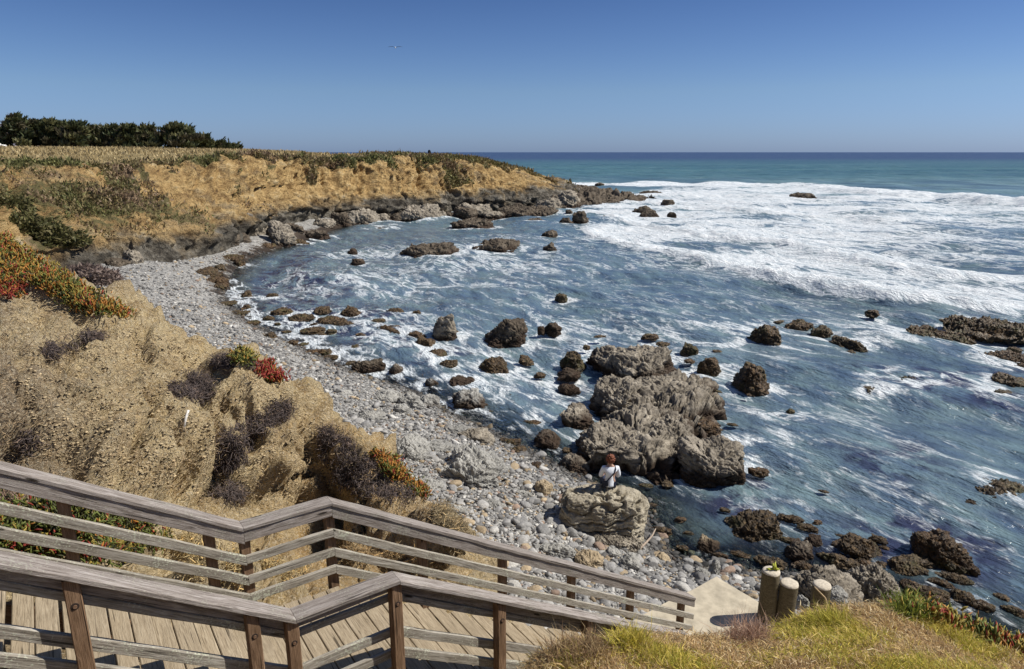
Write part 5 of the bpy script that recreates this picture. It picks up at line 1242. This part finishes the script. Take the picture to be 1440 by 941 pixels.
# ================================================================= cypress trees on the plateau
def far_drop(x, y):
    dd_ = (fp[:, 0] - x) ** 2 + (fp[:, 1] - y) ** 2; return fp[np.argmin(dd_), 2]
def tube(path, r0, r1, k=7):
    path = np.array(path); V = []; n = len(path)
    for i, p in enumerate(path):
        d_ = path[min(i + 1, n - 1)] - path[max(i - 1, 0)]; d_ = d_ / np.linalg.norm(d_); x = np.cross(d_, [0.3, 1, 0.1]); x /= np.linalg.norm(x); y = np.cross(d_, x)
        r_ = r0 + (r1 - r0) * i / (n - 1)
        V += [p + r_ * (x * math.cos(a) + y * math.sin(a)) for a in np.linspace(0, 2 * math.pi, k, endpoint=False)]
    F = [(i * k + j, i * k + (j + 1) % k, (i + 1) * k + (j + 1) % k, (i + 1) * k + j) for i in range(n - 1) for j in range(k)]
    return np.array(V), F
M['bark'] = mat_plain('cypress_bark', (0.12, 0.09, 0.07), 0.9, 0.4, 3)
def cypress(px, ptop, pbase, wpx, t, label, seed, lean=0.0, n=3200):
    rg = np.random.default_rng(seed); b = at(px, pbase, t); gz = far_drop(b[0], b[1]); b[2] = gz
    topz = at(px, ptop, t)[2]; hh = topz - gz + 0.2; w = 1.18 * wpx * t / FPX
    root = empty('cypress_tree', tuple(b), label, 'tree', 'cypress trees on the plateau')
    V, F = tube([b + np.array([lean * k * k * w * .3 + rg.normal() * .08, rg.normal() * .08, hh * .85 * k]) for k in np.linspace(0, 1, 8)], .045 * hh, .012 * hh)
    Vs, Fs = [V], list(F)
    for i in range(7):
        a = rg.uniform(0, 6.28); z0 = hh * rg.uniform(.15, .6); L = w * .42
        Vb, Fb = tube([b + np.array([math.cos(a) * L * k, math.sin(a) * L * k, z0 + L * .45 * k + .1 * math.sin(k * 3)]) for k in np.linspace(0, 1, 5)], .02 * hh, .006 * hh, 5)
        o_ = sum(len(v) for v in Vs); Fs += [tuple(x + o_ for x in f) for f in Fb]; Vs.append(Vb)
    link('trunk', new_mesh('trunk', np.vstack(Vs) - b, Fs, M['bark']), root, loc=tuple(b))
    # crown: many flattened sprays of foliage in uneven layers
    nc = 40; cen = []
    for i in range(nc):
        zf = rg.random() ** .8; rad_ = (1 - .55 * zf ** 1.6) * (0.55 + .5 * rg.random()); a = rg.uniform(0, 6.28)
        rad_ *= (.35 + .65 * rg.random() ** .5)
        cen.append((math.cos(a) * rad_ * w / 2 + lean * zf * zf * w * .3, math.sin(a) * rad_ * w / 2.2, hh * (.06 + .86 * zf), rg.uniform(.5, 1.15)))
    cen = np.array(cen); k = rg.integers(0, nc, n); cs = cen[k]
    dv = rg.normal(size=(n, 3)); dv /= np.linalg.norm(dv, axis=1)[:, None]
    pos = b + cs[:, :3] + dv * (rg.random(n) ** .5)[:, None] * cs[:, 3:4] * np.array([w * .17, w * .17, hh * .11])
    pos[:, 2] = np.maximum(pos[:, 2], gz + .1)
    tint = np.array([(0.065, 0.078, 0.036), (0.105, 0.115, 0.052), (0.155, 0.15, 0.068), (0.09, 0.078, 0.045)])[rg.integers(0, 4, nc)][k] * rg.uniform(.6, 1.35, (n, 1))
    dr = dv * .6 + np.array([.35, 0, .9]) + rg.normal(size=(n, 3)) * .3
    L = rg.uniform(.35, 1.05, n)
    V, F, T = blades(pos, dr, L, L * .3, tint, .4, rng=rg)
    Vl_, Fl_, Tl_ = [V], [F], [T]; off_ = len(V)
    for i in range(26):                       # ragged leading shoots
        a = rg.uniform(0, 6.28); zf = rg.uniform(.35, .98); r0_ = (1 - .5 * zf ** 1.5) * w * .44 * rg.uniform(.5, 1)
        p0 = b + np.array([math.cos(a) * r0_ + lean * zf * zf * w * .3, math.sin(a) * r0_ * .9, hh * zf * .9]); d0 = np.array([math.cos(a) * .6 + .3, math.sin(a) * .6, .35 + .7 * zf]); Ls_ = rg.uniform(.6, 1.5)
        m_ = 34; tq = rg.random(m_); pp = p0 + d0 * (tq * Ls_)[:, None] + rg.normal(size=(m_, 3)) * (.16 * (1.1 - tq))[:, None]
        Vq, Fq, Tq = blades(pp, np.tile(d0, (m_, 1)) + rg.normal(size=(m_, 3)) * .35, rg.uniform(.25, .6, m_), np.full(m_, .09), np.array([(0.085, 0.095, 0.034)]) * rg.uniform(.5, 1.3, (m_, 1)), .3, rng=rg)
        Vl_.append(Vq); Fl_.append(Fq + off_); Tl_.append(Tq); off_ += len(Vq)
    V, F, T = np.vstack(Vl_), np.vstack(Fl_), np.vstack(Tl_)
    link('crown', new_mesh('crown', V - b, F, M['leaf'], smooth=False, attrs=dict(tint=T)), root, loc=tuple(b))
TT = 150
cypress(26, 161, 206, 38, TT, 'tallest dark cypress at the left end of the row', 1, .3, 4200)
cypress(8, 186, 206, 12, TT, 'small cypress in front of the tallest at the far left', 12, -.2, 900)
cypress(52, 172, 207, 34, TT + 4, 'dark cypress second from the left, leaning on the tallest', 2, .3)
cypress(78, 170, 207, 36, TT + 2, 'cypress third from the left with a pointed top', 3, .2)
cypress(108, 173, 208, 42, TT, 'rounded cypress fourth from the left with a greener top', 4, .2)
cypress(134, 179, 209, 38, TT + 5, 'lower cypress in the middle of the row', 5, .3)
cypress(160, 179, 209, 36, TT + 2, 'cypress right of the middle of the row with a ragged flat top', 6, .3)
cypress(183, 178, 210, 32, TT, 'cypress second from the right end of the close row', 7, .3)
cypress(205, 179, 211, 32, TT + 3, 'feathery cypress at the right end of the close row, beside the gap', 8, .5)
cypress(252, 177, 212, 60, TT, 'broad rounded cypress standing right of the gap', 9, .1, 5200)
cypress(282, 191, 212, 24, TT + 4, 'small wind bent cypress right of the broad rounded one', 10, .7, 1600)
cypress(300, 202, 213, 28, TT + 6, 'low wind swept cypress sloping down, second from the right end', 11, .6, 1300)
cypress(322, 206, 213, 26, TT + 8, 'lowest cypress bush at the right end of the trees', 13, .7, 900)

# ================================================================= person seated on the rock
dg = bpy.context.evaluated_depsgraph_get()
dg.update()
def on_object(o, px, py):
    c = Vector((0, 0, H)); r = Vector(ray(px, py)).normalized(); mi = o.matrix_world.inverted()
    ok, p, n, i = o.ray_cast(mi @ c, (mi.to_3x3() @ r).normalized())
    return np.array(o.matrix_world @ p) if ok else None
bpy.context.view_layer.update()
seat = on_object(prock, 859, 697)
if seat is None: seat = g(859, 692, 1.2)
mi = prock.matrix_world.inverted(); sp_ = None
for fwd in (0.0, 0.05, 0.1, 0.15, 0.2, 0.25, 0.3, 0.35, 0.4, 0.5):
    o_ = Vector((seat[0] + 0.02, seat[1] + fwd, 6)); ok, p, n, i = prock.ray_cast(mi @ o_, (mi.to_3x3() @ Vector((0, 0, -1))).normalized())
    if ok:
        wpt = prock.matrix_world @ p
        if sp_ is None or wpt.z > sp_.z - 0.05: sp_ = wpt
seat = np.array(sp_) if sp_ is not None else seat
M['skin'] = mat_plain('skin', (0.45, 0.28, 0.20), 0.6, 0.1, 20)
M['shirt'] = mat_plain('white_shirt_cloth', (0.72, 0.75, 0.80), 0.85, 0.06, 10)
M['denim'] = mat_plain('dark_denim', (0.04, 0.05, 0.09), 0.9, 0.2, 20)
M['hair'] = mat_plain('auburn_hair', (0.17, 0.055, 0.025), 0.6, 0.45, 25)
M['bagcloth'] = mat_plain('dark_bag_cloth', (0.02, 0.022, 0.035), 0.8, 0.2, 20)
def skin_mesh(name, verts, edges, radii, mat, sub=2):
    me = bpy.data.meshes.new(name + '_cage'); me.from_pydata(verts, edges, []); me.update()
    o = bpy.data.objects.new(name + '_cage', me); COL.objects.link(o)
    md = o.modifiers.new('Skin', 'SKIN'); md.use_smooth_shade = True
    sv = me.skin_vertices[0].data
    for i, r_ in enumerate(radii):
        sv[i].radius = r_ if isinstance(r_, tuple) else (r_, r_)
        sv[i].use_root = (i == 0)
    sb = o.modifiers.new('Sub', 'SUBSURF'); sb.levels = sub; sb.render_levels = sub
    d_ = bpy.context.evaluated_depsgraph_get(); d_.update()
    out = bpy.data.meshes.new_from_object(o.evaluated_get(d_)); out.name = name
    bpy.data.objects.remove(o); bpy.data.meshes.remove(me)
    out.materials.clear(); out.materials.append(mat); return out
pr = empty('person', tuple(seat), 'person with curly auburn hair in a white shirt sitting on the layered rock, back turned', 'person')
jb = {'pel': (0, 0, .10), 'sp1': (0, -.01, .24), 'sp2': (0, -.01, .40), 'chest': (0, 0, .50), 'neck': (0, .02, .60), 'head0': (0, .03, .67), 'head1': (0, .045, .77), 'head2': (0, .045, .83),
      'shl': (-.17, 0, .52), 'ell': (-.225, .06, .29), 'wrl': (-.15, .27, .20), 'hal': (-.12, .35, .19),
      'shr': (.17, 0, .52), 'elr': (.235, .05, .29), 'wrr': (.16, .27, .20), 'har': (.13, .35, .19),
      'hil': (-.09, .03, .09), 'knl': (-.12, .46, .11), 'anl': (-.12, .52, -.30), 'tol': (-.12, .66, -.34),
      'hir': (.09, .03, .09), 'knr': (.12, .46, .11), 'anr': (.12, .54, -.30), 'tor': (.12, .68, -.34)}
jn = list(jb); E = [('pel', 'sp1'), ('sp1', 'sp2'), ('sp2', 'chest'), ('chest', 'neck'), ('neck', 'head0'), ('head0', 'head1'), ('head1', 'head2'), ('chest', 'shl'), ('shl', 'ell'), ('ell', 'wrl'), ('wrl', 'hal'),
     ('chest', 'shr'), ('shr', 'elr'), ('elr', 'wrr'), ('wrr', 'har'), ('pel', 'hil'), ('hil', 'knl'), ('knl', 'anl'), ('anl', 'tol'), ('pel', 'hir'), ('hir', 'knr'), ('knr', 'anr'), ('anr', 'tor')]
Rd = dict(pel=(.12, .085), sp1=(.12, .085), sp2=(.145, .105), chest=(.135, .10), neck=.055, head0=.075, head1=.092, head2=.07, shl=.06, ell=.045, wrl=.032, hal=.04, shr=.06, elr=.045, wrr=.032, har=.04, hil=.085, knl=.06, anl=.042, tol=.035, hir=.085, knr=.06, anr=.042, tor=.035)
jv = [jb[k] for k in jn]; je = [(jn.index(a), jn.index(b)) for a, b in E]
link('body', skin_mesh('body', jv, je, [Rd[k] for k in jn], M['skin']), pr, loc=tuple(seat))
jb['pel2'] = (0, -.01, .03); sub_ = ['sp1', 'pel2', 'sp2', 'chest', 'shl', 'ell', 'shr', 'elr']
top_v = [jb[k] for k in sub_] + [(-.20, .15, .25), (.205, .15, .25), (0, .012, .57)]
top_v = [tuple(np.array(v_) + RNG.normal(size=3) * .006) for v_ in top_v]
top_e = [(0, 1), (0, 2), (2, 3), (3, 4), (4, 5), (3, 6), (6, 7), (5, 8), (7, 9), (3, 10)]
link('shirt', skin_mesh('shirt', top_v, top_e, [(.155, .118), (.20, .165), (.162, .12), (.15, .112), .076, .062, .076, .062, .052, .052, .07], M['shirt']), pr, loc=tuple(seat))
tr_v = [jb['pel'], jb['hil'], jb['knl'], jb['anl'], jb['hir'], jb['knr'], jb['anr']]
link('trousers', skin_mesh('trousers', tr_v, [(0, 1), (1, 2), (2, 3), (0, 4), (4, 5), (5, 6)], [(.125, .085), .092, .074, .055, .098, .074, .055], M['denim']), pr, loc=tuple(seat))
D, F = ico(5)
hv = D * np.array([.112, .112, .118]) + np.array([0, .015, .775]); hv += D * (0.05 * (0.5 - worley(D * 3.2 + 2)[0]) + 0.02 * fbm(D * 7, 2))[:, None]
front = sstep(.05, .11, hv[:, 1] - .015) * sstep(.83, .78, hv[:, 2]); hv[:, 1] -= front * .07
link('hair', new_mesh('hair', hv, F, M['hair']), pr, loc=tuple(seat))
# face, turned to the sea: eyes, nose, mouth and ears
def ball(nm, c, r, mat, sc=(1, 1, 1)):
    D_, F_ = ico(3); link(nm, new_mesh(nm, D_ * r * np.array(sc) + np.array(c), F_, mat), pr, loc=tuple(seat))
M['eye'] = mat_plain('eye', (0.05, 0.04, 0.03), 0.3, 0.1)
M['lip'] = mat_plain('lip', (0.35, 0.13, 0.11), 0.5, 0.1)
for sx in (-1, 1):
    ball('eye', (sx * .032, .128, .765), .012, M['eye']); ball('ear', (sx * .092, .045, .755), .025, M['skin'], (.4, .8, 1.2))
ball('nose', (0, .142, .735), .017, M['skin'], (.8, 1, 1.5)); ball('mouth', (0, .128, .70), .02, M['lip'], (1.3, .4, .4))
# fingers resting on the thighs
for sx, hk in ((-1, 'hal'), (1, 'har')):
    h0 = np.array(jb[hk])
    for i in range(5):
        off = (i - 1.5) * .018 if i < 4 else -.045 * sx * 1.0; L = (.07, .08, .075, .058, .045)[i]
        p0 = h0 + np.array([off, .02 if i < 4 else -.01, 0]); d_ = np.array([0.02 * (i - 1.5), 1, -.15]) if i < 4 else np.array([-sx * .7, .8, -.1]); d_ = d_ / np.linalg.norm(d_)
        link('finger', skin_mesh('finger', [tuple(p0), tuple(p0 + d_ * L * .5), tuple(p0 + d_ * L + np.array([0, 0, -.012]))], [(0, 1), (1, 2)], [.011, .010, .008], M['skin'], 1), pr, loc=tuple(seat))
# shoulder bag with its strap across the back
bg = empty('shoulder_bag', (seat[0] - .13, seat[1] - .13, seat[2] + .08), 'small dark shoulder bag at the left hip of the seated person, strap across the back', 'bag')
bm = bmesh.new(); bmesh.ops.create_cube(bm, size=1.0); bmesh.ops.scale(bm, vec=(.15, .07, .15), verts=bm.verts); bmesh.ops.bevel(bm, geom=bm.edges[:], offset=.02, segments=3, affect='EDGES')
bmesh.ops.translate(bm, vec=(-.13, -.135, .16), verts=bm.verts); me = bpy.data.meshes.new('pouch'); bm.to_mesh(me); bm.free(); me.materials.append(M['bagcloth'])
link('pouch', me, bg, loc=tuple(seat))
sp = [(-.10, -.15, .22), (-.05, -.145, .29), (.02, -.14, .37), (.09, -.135, .45), (.125, -.10, .545), (.12, 0.0, .60), (.10, .10, .53)]
V, F = tube(sp, .016, .016, 6); link('strap', new_mesh('strap', V, F, M['bagcloth']), bg, loc=tuple(seat))

# ================================================================= small things
def stick(name, pts, r0, r1, col, label, cat):
    V, F = tube(pts, r0, r1, 8); F.append(tuple(range(8))[::-1]); F.append(tuple(len(V) - 8 + j for j in range(8)))
    c = np.array(pts[0]); key = 'stick_' + cat + str(col[0])
    M.setdefault(key, mat_plain(cat.replace(' ', '_') + '_surface', col, .85, .3, 20))
    return tag(link(name, new_mesh(name, V - c, F, M[key]), loc=tuple(c)), label, cat)
a, b = gb(898, 776), gb(921, 760); m_ = (a + b) / 2
stick('driftwood', [a + (0, 0, .05), m_ + (-.03, -.05, .14), m_ * .4 + b * .6 + (0, 0, .2), b + (0, 0, .34)], .035, .014, (0.34, 0.27, 0.21), 'thin pale driftwood branch at the water edge right of the person\'s rock', 'driftwood')
h1, h2, h3 = hit(258, 608), hit(262, 594), hit(266, 584)
if h1 and h2 and h3:
    stick('pipe', [h1[0] + (0, 0, .03), h2[0] + (0, 0, .07), h3[0] + (0, 0, .09)], .022, .020, (0.66, 0.63, 0.58), 'short pale bent pipe end sticking out of the dirt slope', 'pipe')
c3 = np.array(pp3); c3[2] = 2.62
stick('stick', [c3 + (.07, -.30, -.42), c3 + (-.03, -.215, -.1), c3 + (-.19, -.12, .05)], .016, .012, (0.45, 0.33, 0.19), 'thin tan stick leaning on the right-hand piling', 'stick')
tp = np.array(pp1); tp[2] = 2.99
rg = np.random.default_rng(77)
bb = tp + np.array([.05, 0, 0]) + rg.normal(size=(9, 3)) * np.array([.015, .015, 0]); dr = np.array([(0.05, 0, 1), (.1, -.1, .9), (-.1, 0, .8), (.6, -.3, .35), (.8, -.2, .25), (-.8, -.3, .12), (-.9, 0, .1), (.3, .1, .8), (.0, -.3, .6)])
V, F, T = blades(bb, dr, rg.uniform(.10, .17, 9), rg.uniform(.018, .028, 9), np.array([(0.50, 0.52, 0.08)]) * rg.uniform(.7, 1.2, (9, 1)), .15, LT_V, LT_F, rng=rg)
plant_obj('yellow_green_leaf', V, F, T, M['leaf'], 'yellow-green pointed leaf scrap lying on top of the tallest piling', 'leaf')
# dark marker post on the headland
q = at(604, 222.5, 140); q[2] = far_drop(q[0], q[1]); zt = at(604, 214, 140)[2]
mp_ = empty('marker_post', tuple(q), 'small dark post with a rounded head standing on the headland grass', 'post')
M['dark'] = mat_plain('dark_paint', (0.02, 0.03, 0.05), .6, .2)
V, F = tube([q, q + (0, 0, (zt - q[2]) * .6), np.array([q[0], q[1], zt])], .16, .13, 10); link('pole', new_mesh('pole', V - q, F, M['dark']), mp_, loc=tuple(q))
D, F = ico(4); link('head', new_mesh('head', D * np.array([.32, .10, .42]), F, M['dark']), mp_, loc=(q[0], q[1], zt + .05))
# gull
q = at(556, 67, 55); V = []; F = []
gull = empty('gull', tuple(q), 'small gull flying alone in the blue sky', 'bird')
M['gullw'] = mat_plain('gull_feathers', (0.55, 0.58, 0.62), .8, .1); M['gulld'] = mat_plain('gull_dark_wing', (0.10, 0.11, 0.13), .8, .1)
link('body', skin_mesh('body', [(0, .16, 0), (0, 0, 0), (0, -.16, .01), (0, .22, .02), (0, -.26, .015)], [(0, 1), (1, 2), (0, 3), (2, 4)], [.045, .06, .035, .025, .012], M['gullw'], 2), gull, loc=tuple(q))
for sx in (-1, 1):
    vs = []
    for i, (xx, yy, zz, ch) in enumerate([(.03, .05, .02, .13), (.22, .08, .09, .13), (.42, .02, .07, .10), (.58, -.07, .03, .02)]):
        vs += [(sx * xx, yy + ch / 2, zz + .012), (sx * xx, yy - ch / 2, zz + .008), (sx * xx, yy - ch / 2, zz), (sx * xx, yy + ch / 2, zz - .004)]
    fs = [(i * 4 + j, i * 4 + (j + 1) % 4, (i + 1) * 4 + (j + 1) % 4, (i + 1) * 4 + j) for i in range(3) for j in range(4)] + [(0, 1, 2, 3), (12, 13, 14, 15)]
    link('wing', new_mesh('wing', vs, fs, M['gulld']), gull, loc=tuple(q))
# white car half out of the picture at the far left
M['carpaint'] = mat_plain('white_paint', (0.75, 0.75, 0.74), .35, .04, 2, .5); M['glass'] = mat_plain('car_window', (0.02, 0.022, 0.025), .08, .1, 2, .6); M['tyre'] = mat_plain('tyre_rubber', (0.02, 0.02, 0.02), .9, .1)
q = at(-8, 206, 146); q[2] = far_drop(q[0], q[1]); car = empty('parked_car', tuple(q), 'white parked car at the left edge of the far plateau, mostly out of the picture', 'car')
def car_prism(name, out, w0, w1, mat, yb=0):
    n_ = len(out); vs = [(x, -w0 if z < 1 else -w1, z) for x, z in out] + [(x, w0 if z < 1 else w1, z) for x, z in out]
    fs = [tuple(range(n_)), tuple(range(n_, 2 * n_))[::-1]] + [(i, (i + 1) % n_, n_ + (i + 1) % n_, n_ + i) for i in range(n_)]
    me = new_mesh(name, vs, fs, mat, smooth=False); bm = bmesh.new(); bm.from_mesh(me); bmesh.ops.recalc_face_normals(bm, faces=bm.faces); bmesh.ops.bevel(bm, geom=bm.edges[:], offset=.05, segments=2, affect='EDGES'); bm.to_mesh(me); bm.free()
    return link(name, me, car, loc=tuple(q))
car_prism('body', [(-2.1, .3), (2.1, .3), (2.15, .75), (1.9, .9), (1.1, .96), (.6, 1.42), (-1.2, 1.45), (-1.9, .98), (-2.15, .85)], .86, .66, M['carpaint'])
for sy in (-1, 1):
    for out in ([(-1.6, 1.0), (-.3, 1.0), (-.3, 1.36), (-1.15, 1.36)], [(-.2, 1.0), (.95, 1.0), (.52, 1.34), (-.2, 1.36)]):
        vs = [(x, sy * (.83 - .35 * (z - 1.0)), z) for x, z in out]; vs += [(x, y_ + sy * .03, z) for x, y_, z in vs]
        link('window', new_mesh('window', vs, [(0, 1, 2, 3), (4, 5, 6, 7), (0, 1, 5, 4), (1, 2, 6, 5), (2, 3, 7, 6), (3, 0, 4, 7)], M['glass'], smooth=False), car, loc=tuple(q))
    for x in (-1.35, 1.3):
        bm = bmesh.new(); bmesh.ops.create_cone(bm, cap_ends=True, segments=20, radius1=.33, radius2=.33, depth=.22); bmesh.ops.rotate(bm, matrix=Matrix.Rotation(math.pi / 2, 3, 'X'), verts=bm.verts); bmesh.ops.translate(bm, vec=(x, sy * .78, .33), verts=bm.verts)
        me = bpy.data.meshes.new('wheel'); bm.to_mesh(me); bm.free(); me.materials.append(M['tyre']); link('wheel', me, car, loc=tuple(q))
# a distant inland ridge behind the trees at the far left
xx = np.linspace(-3200, -900, 80); yy = np.linspace(1500, 2600, 30); A_, B_ = np.meshgrid(xx, yy, indexing='ij')
hz = 130 * np.exp(-((A_ + 1750) / 480) ** 2) * np.exp(-((B_ - 2000) / 300) ** 2); hz += 12 * fbm(np.stack([A_.ravel() * .004, B_.ravel() * .004, 0 * A_.ravel()], 1), 4).reshape(A_.shape) * (hz / 60)
M['ridge'] = mat_plain('haze_tinted_ridge', (0.17, 0.16, 0.19), .95, .2, .01)  # distance haze is put into the purple-grey base colour
tag(link('distant_hill', new_mesh('distant_hill', np.stack([A_, B_, hz - 2], -1).reshape(-1, 3), grid_faces(80, 30), M['ridge'])), kind='structure')

# ================================================================= camera, sun and sky
cam = bpy.data.cameras.new('camera'); co = bpy.data.objects.new('camera', cam); COL.objects.link(co)
cam.sensor_width = 36; cam.lens = 24.0; cam.clip_start = 0.05; cam.clip_end = 90000
co.location = (0, 0, H); co.rotation_euler = (math.pi / 2 - TH, 0, 0); S.camera = co
EL, AZ = math.radians(48), math.radians(85)        # azimuth clockwise from straight ahead
sd = Vector((math.sin(AZ) * math.cos(EL), math.cos(AZ) * math.cos(EL), math.sin(EL)))
sun = bpy.data.lights.new('sun', 'SUN'); so = bpy.data.objects.new('sun', sun); COL.objects.link(so)
sun.energy = 5.0; sun.angle = math.radians(0.53); sun.color = (1.0, 0.95, 0.86)
so.rotation_euler = sd.to_track_quat('Z', 'Y').to_euler(); so.location = (20, 0, 40)
w = bpy.data.worlds.new('World'); S.world = w; w.use_nodes = True
nt = w.node_tree; nt.nodes.clear()
out = nt.nodes.new('ShaderNodeOutputWorld'); bgd = nt.nodes.new('ShaderNodeBackground'); sky = nt.nodes.new('ShaderNodeTexSky')
sky.sky_type = 'NISHITA'; sky.sun_disc = False; sky.sun_elevation = EL; sky.sun_rotation = AZ
sky.altitude = 0; sky.air_density = 1.0; sky.dust_density = 0.4; sky.ozone_density = 4.0
tc = nt.nodes.new('ShaderNodeTexCoord'); sx_ = nt.nodes.new('ShaderNodeSeparateXYZ'); nt.links.new(tc.outputs['Generated'], sx_.inputs[0])
rp = nt.nodes.new('ShaderNodeValToRGB'); nt.links.new(sx_.outputs['Z'], rp.inputs[0]); cr = rp.color_ramp
for e_, (p_, c_) in zip([cr.elements[0], cr.elements[1], cr.elements.new(.12), cr.elements.new(.3)], [(0.0, (.56, .78, 1.45)), (1.0, (.75, .82, 1.0)), (.08, (.66, .80, 1.12)), (.20, (.44, .57, .86))]): e_.position = p_; e_.color = (*c_, 1)
mxs = nt.nodes.new('ShaderNodeMix'); mxs.data_type = 'RGBA'; mxs.blend_type = 'MULTIPLY'; mxs.inputs[0].default_value = 1.0
nt.links.new(sky.outputs[0], mxs.inputs[6]); nt.links.new(rp.outputs[0], mxs.inputs[7]); nt.links.new(mxs.outputs[2], bgd.inputs[0]); bgd.inputs[1].default_value = 0.069
nt.links.new(bgd.outputs[0], out.inputs[0])
S.view_settings.view_transform = 'Standard'; S.view_settings.look = 'None'; S.view_settings.exposure = 0.28; S.view_settings.gamma = 1.0
S.cycles.max_bounces = 6; S.cycles.transparent_max_bounces = 8; S.cycles.use_denoising = True
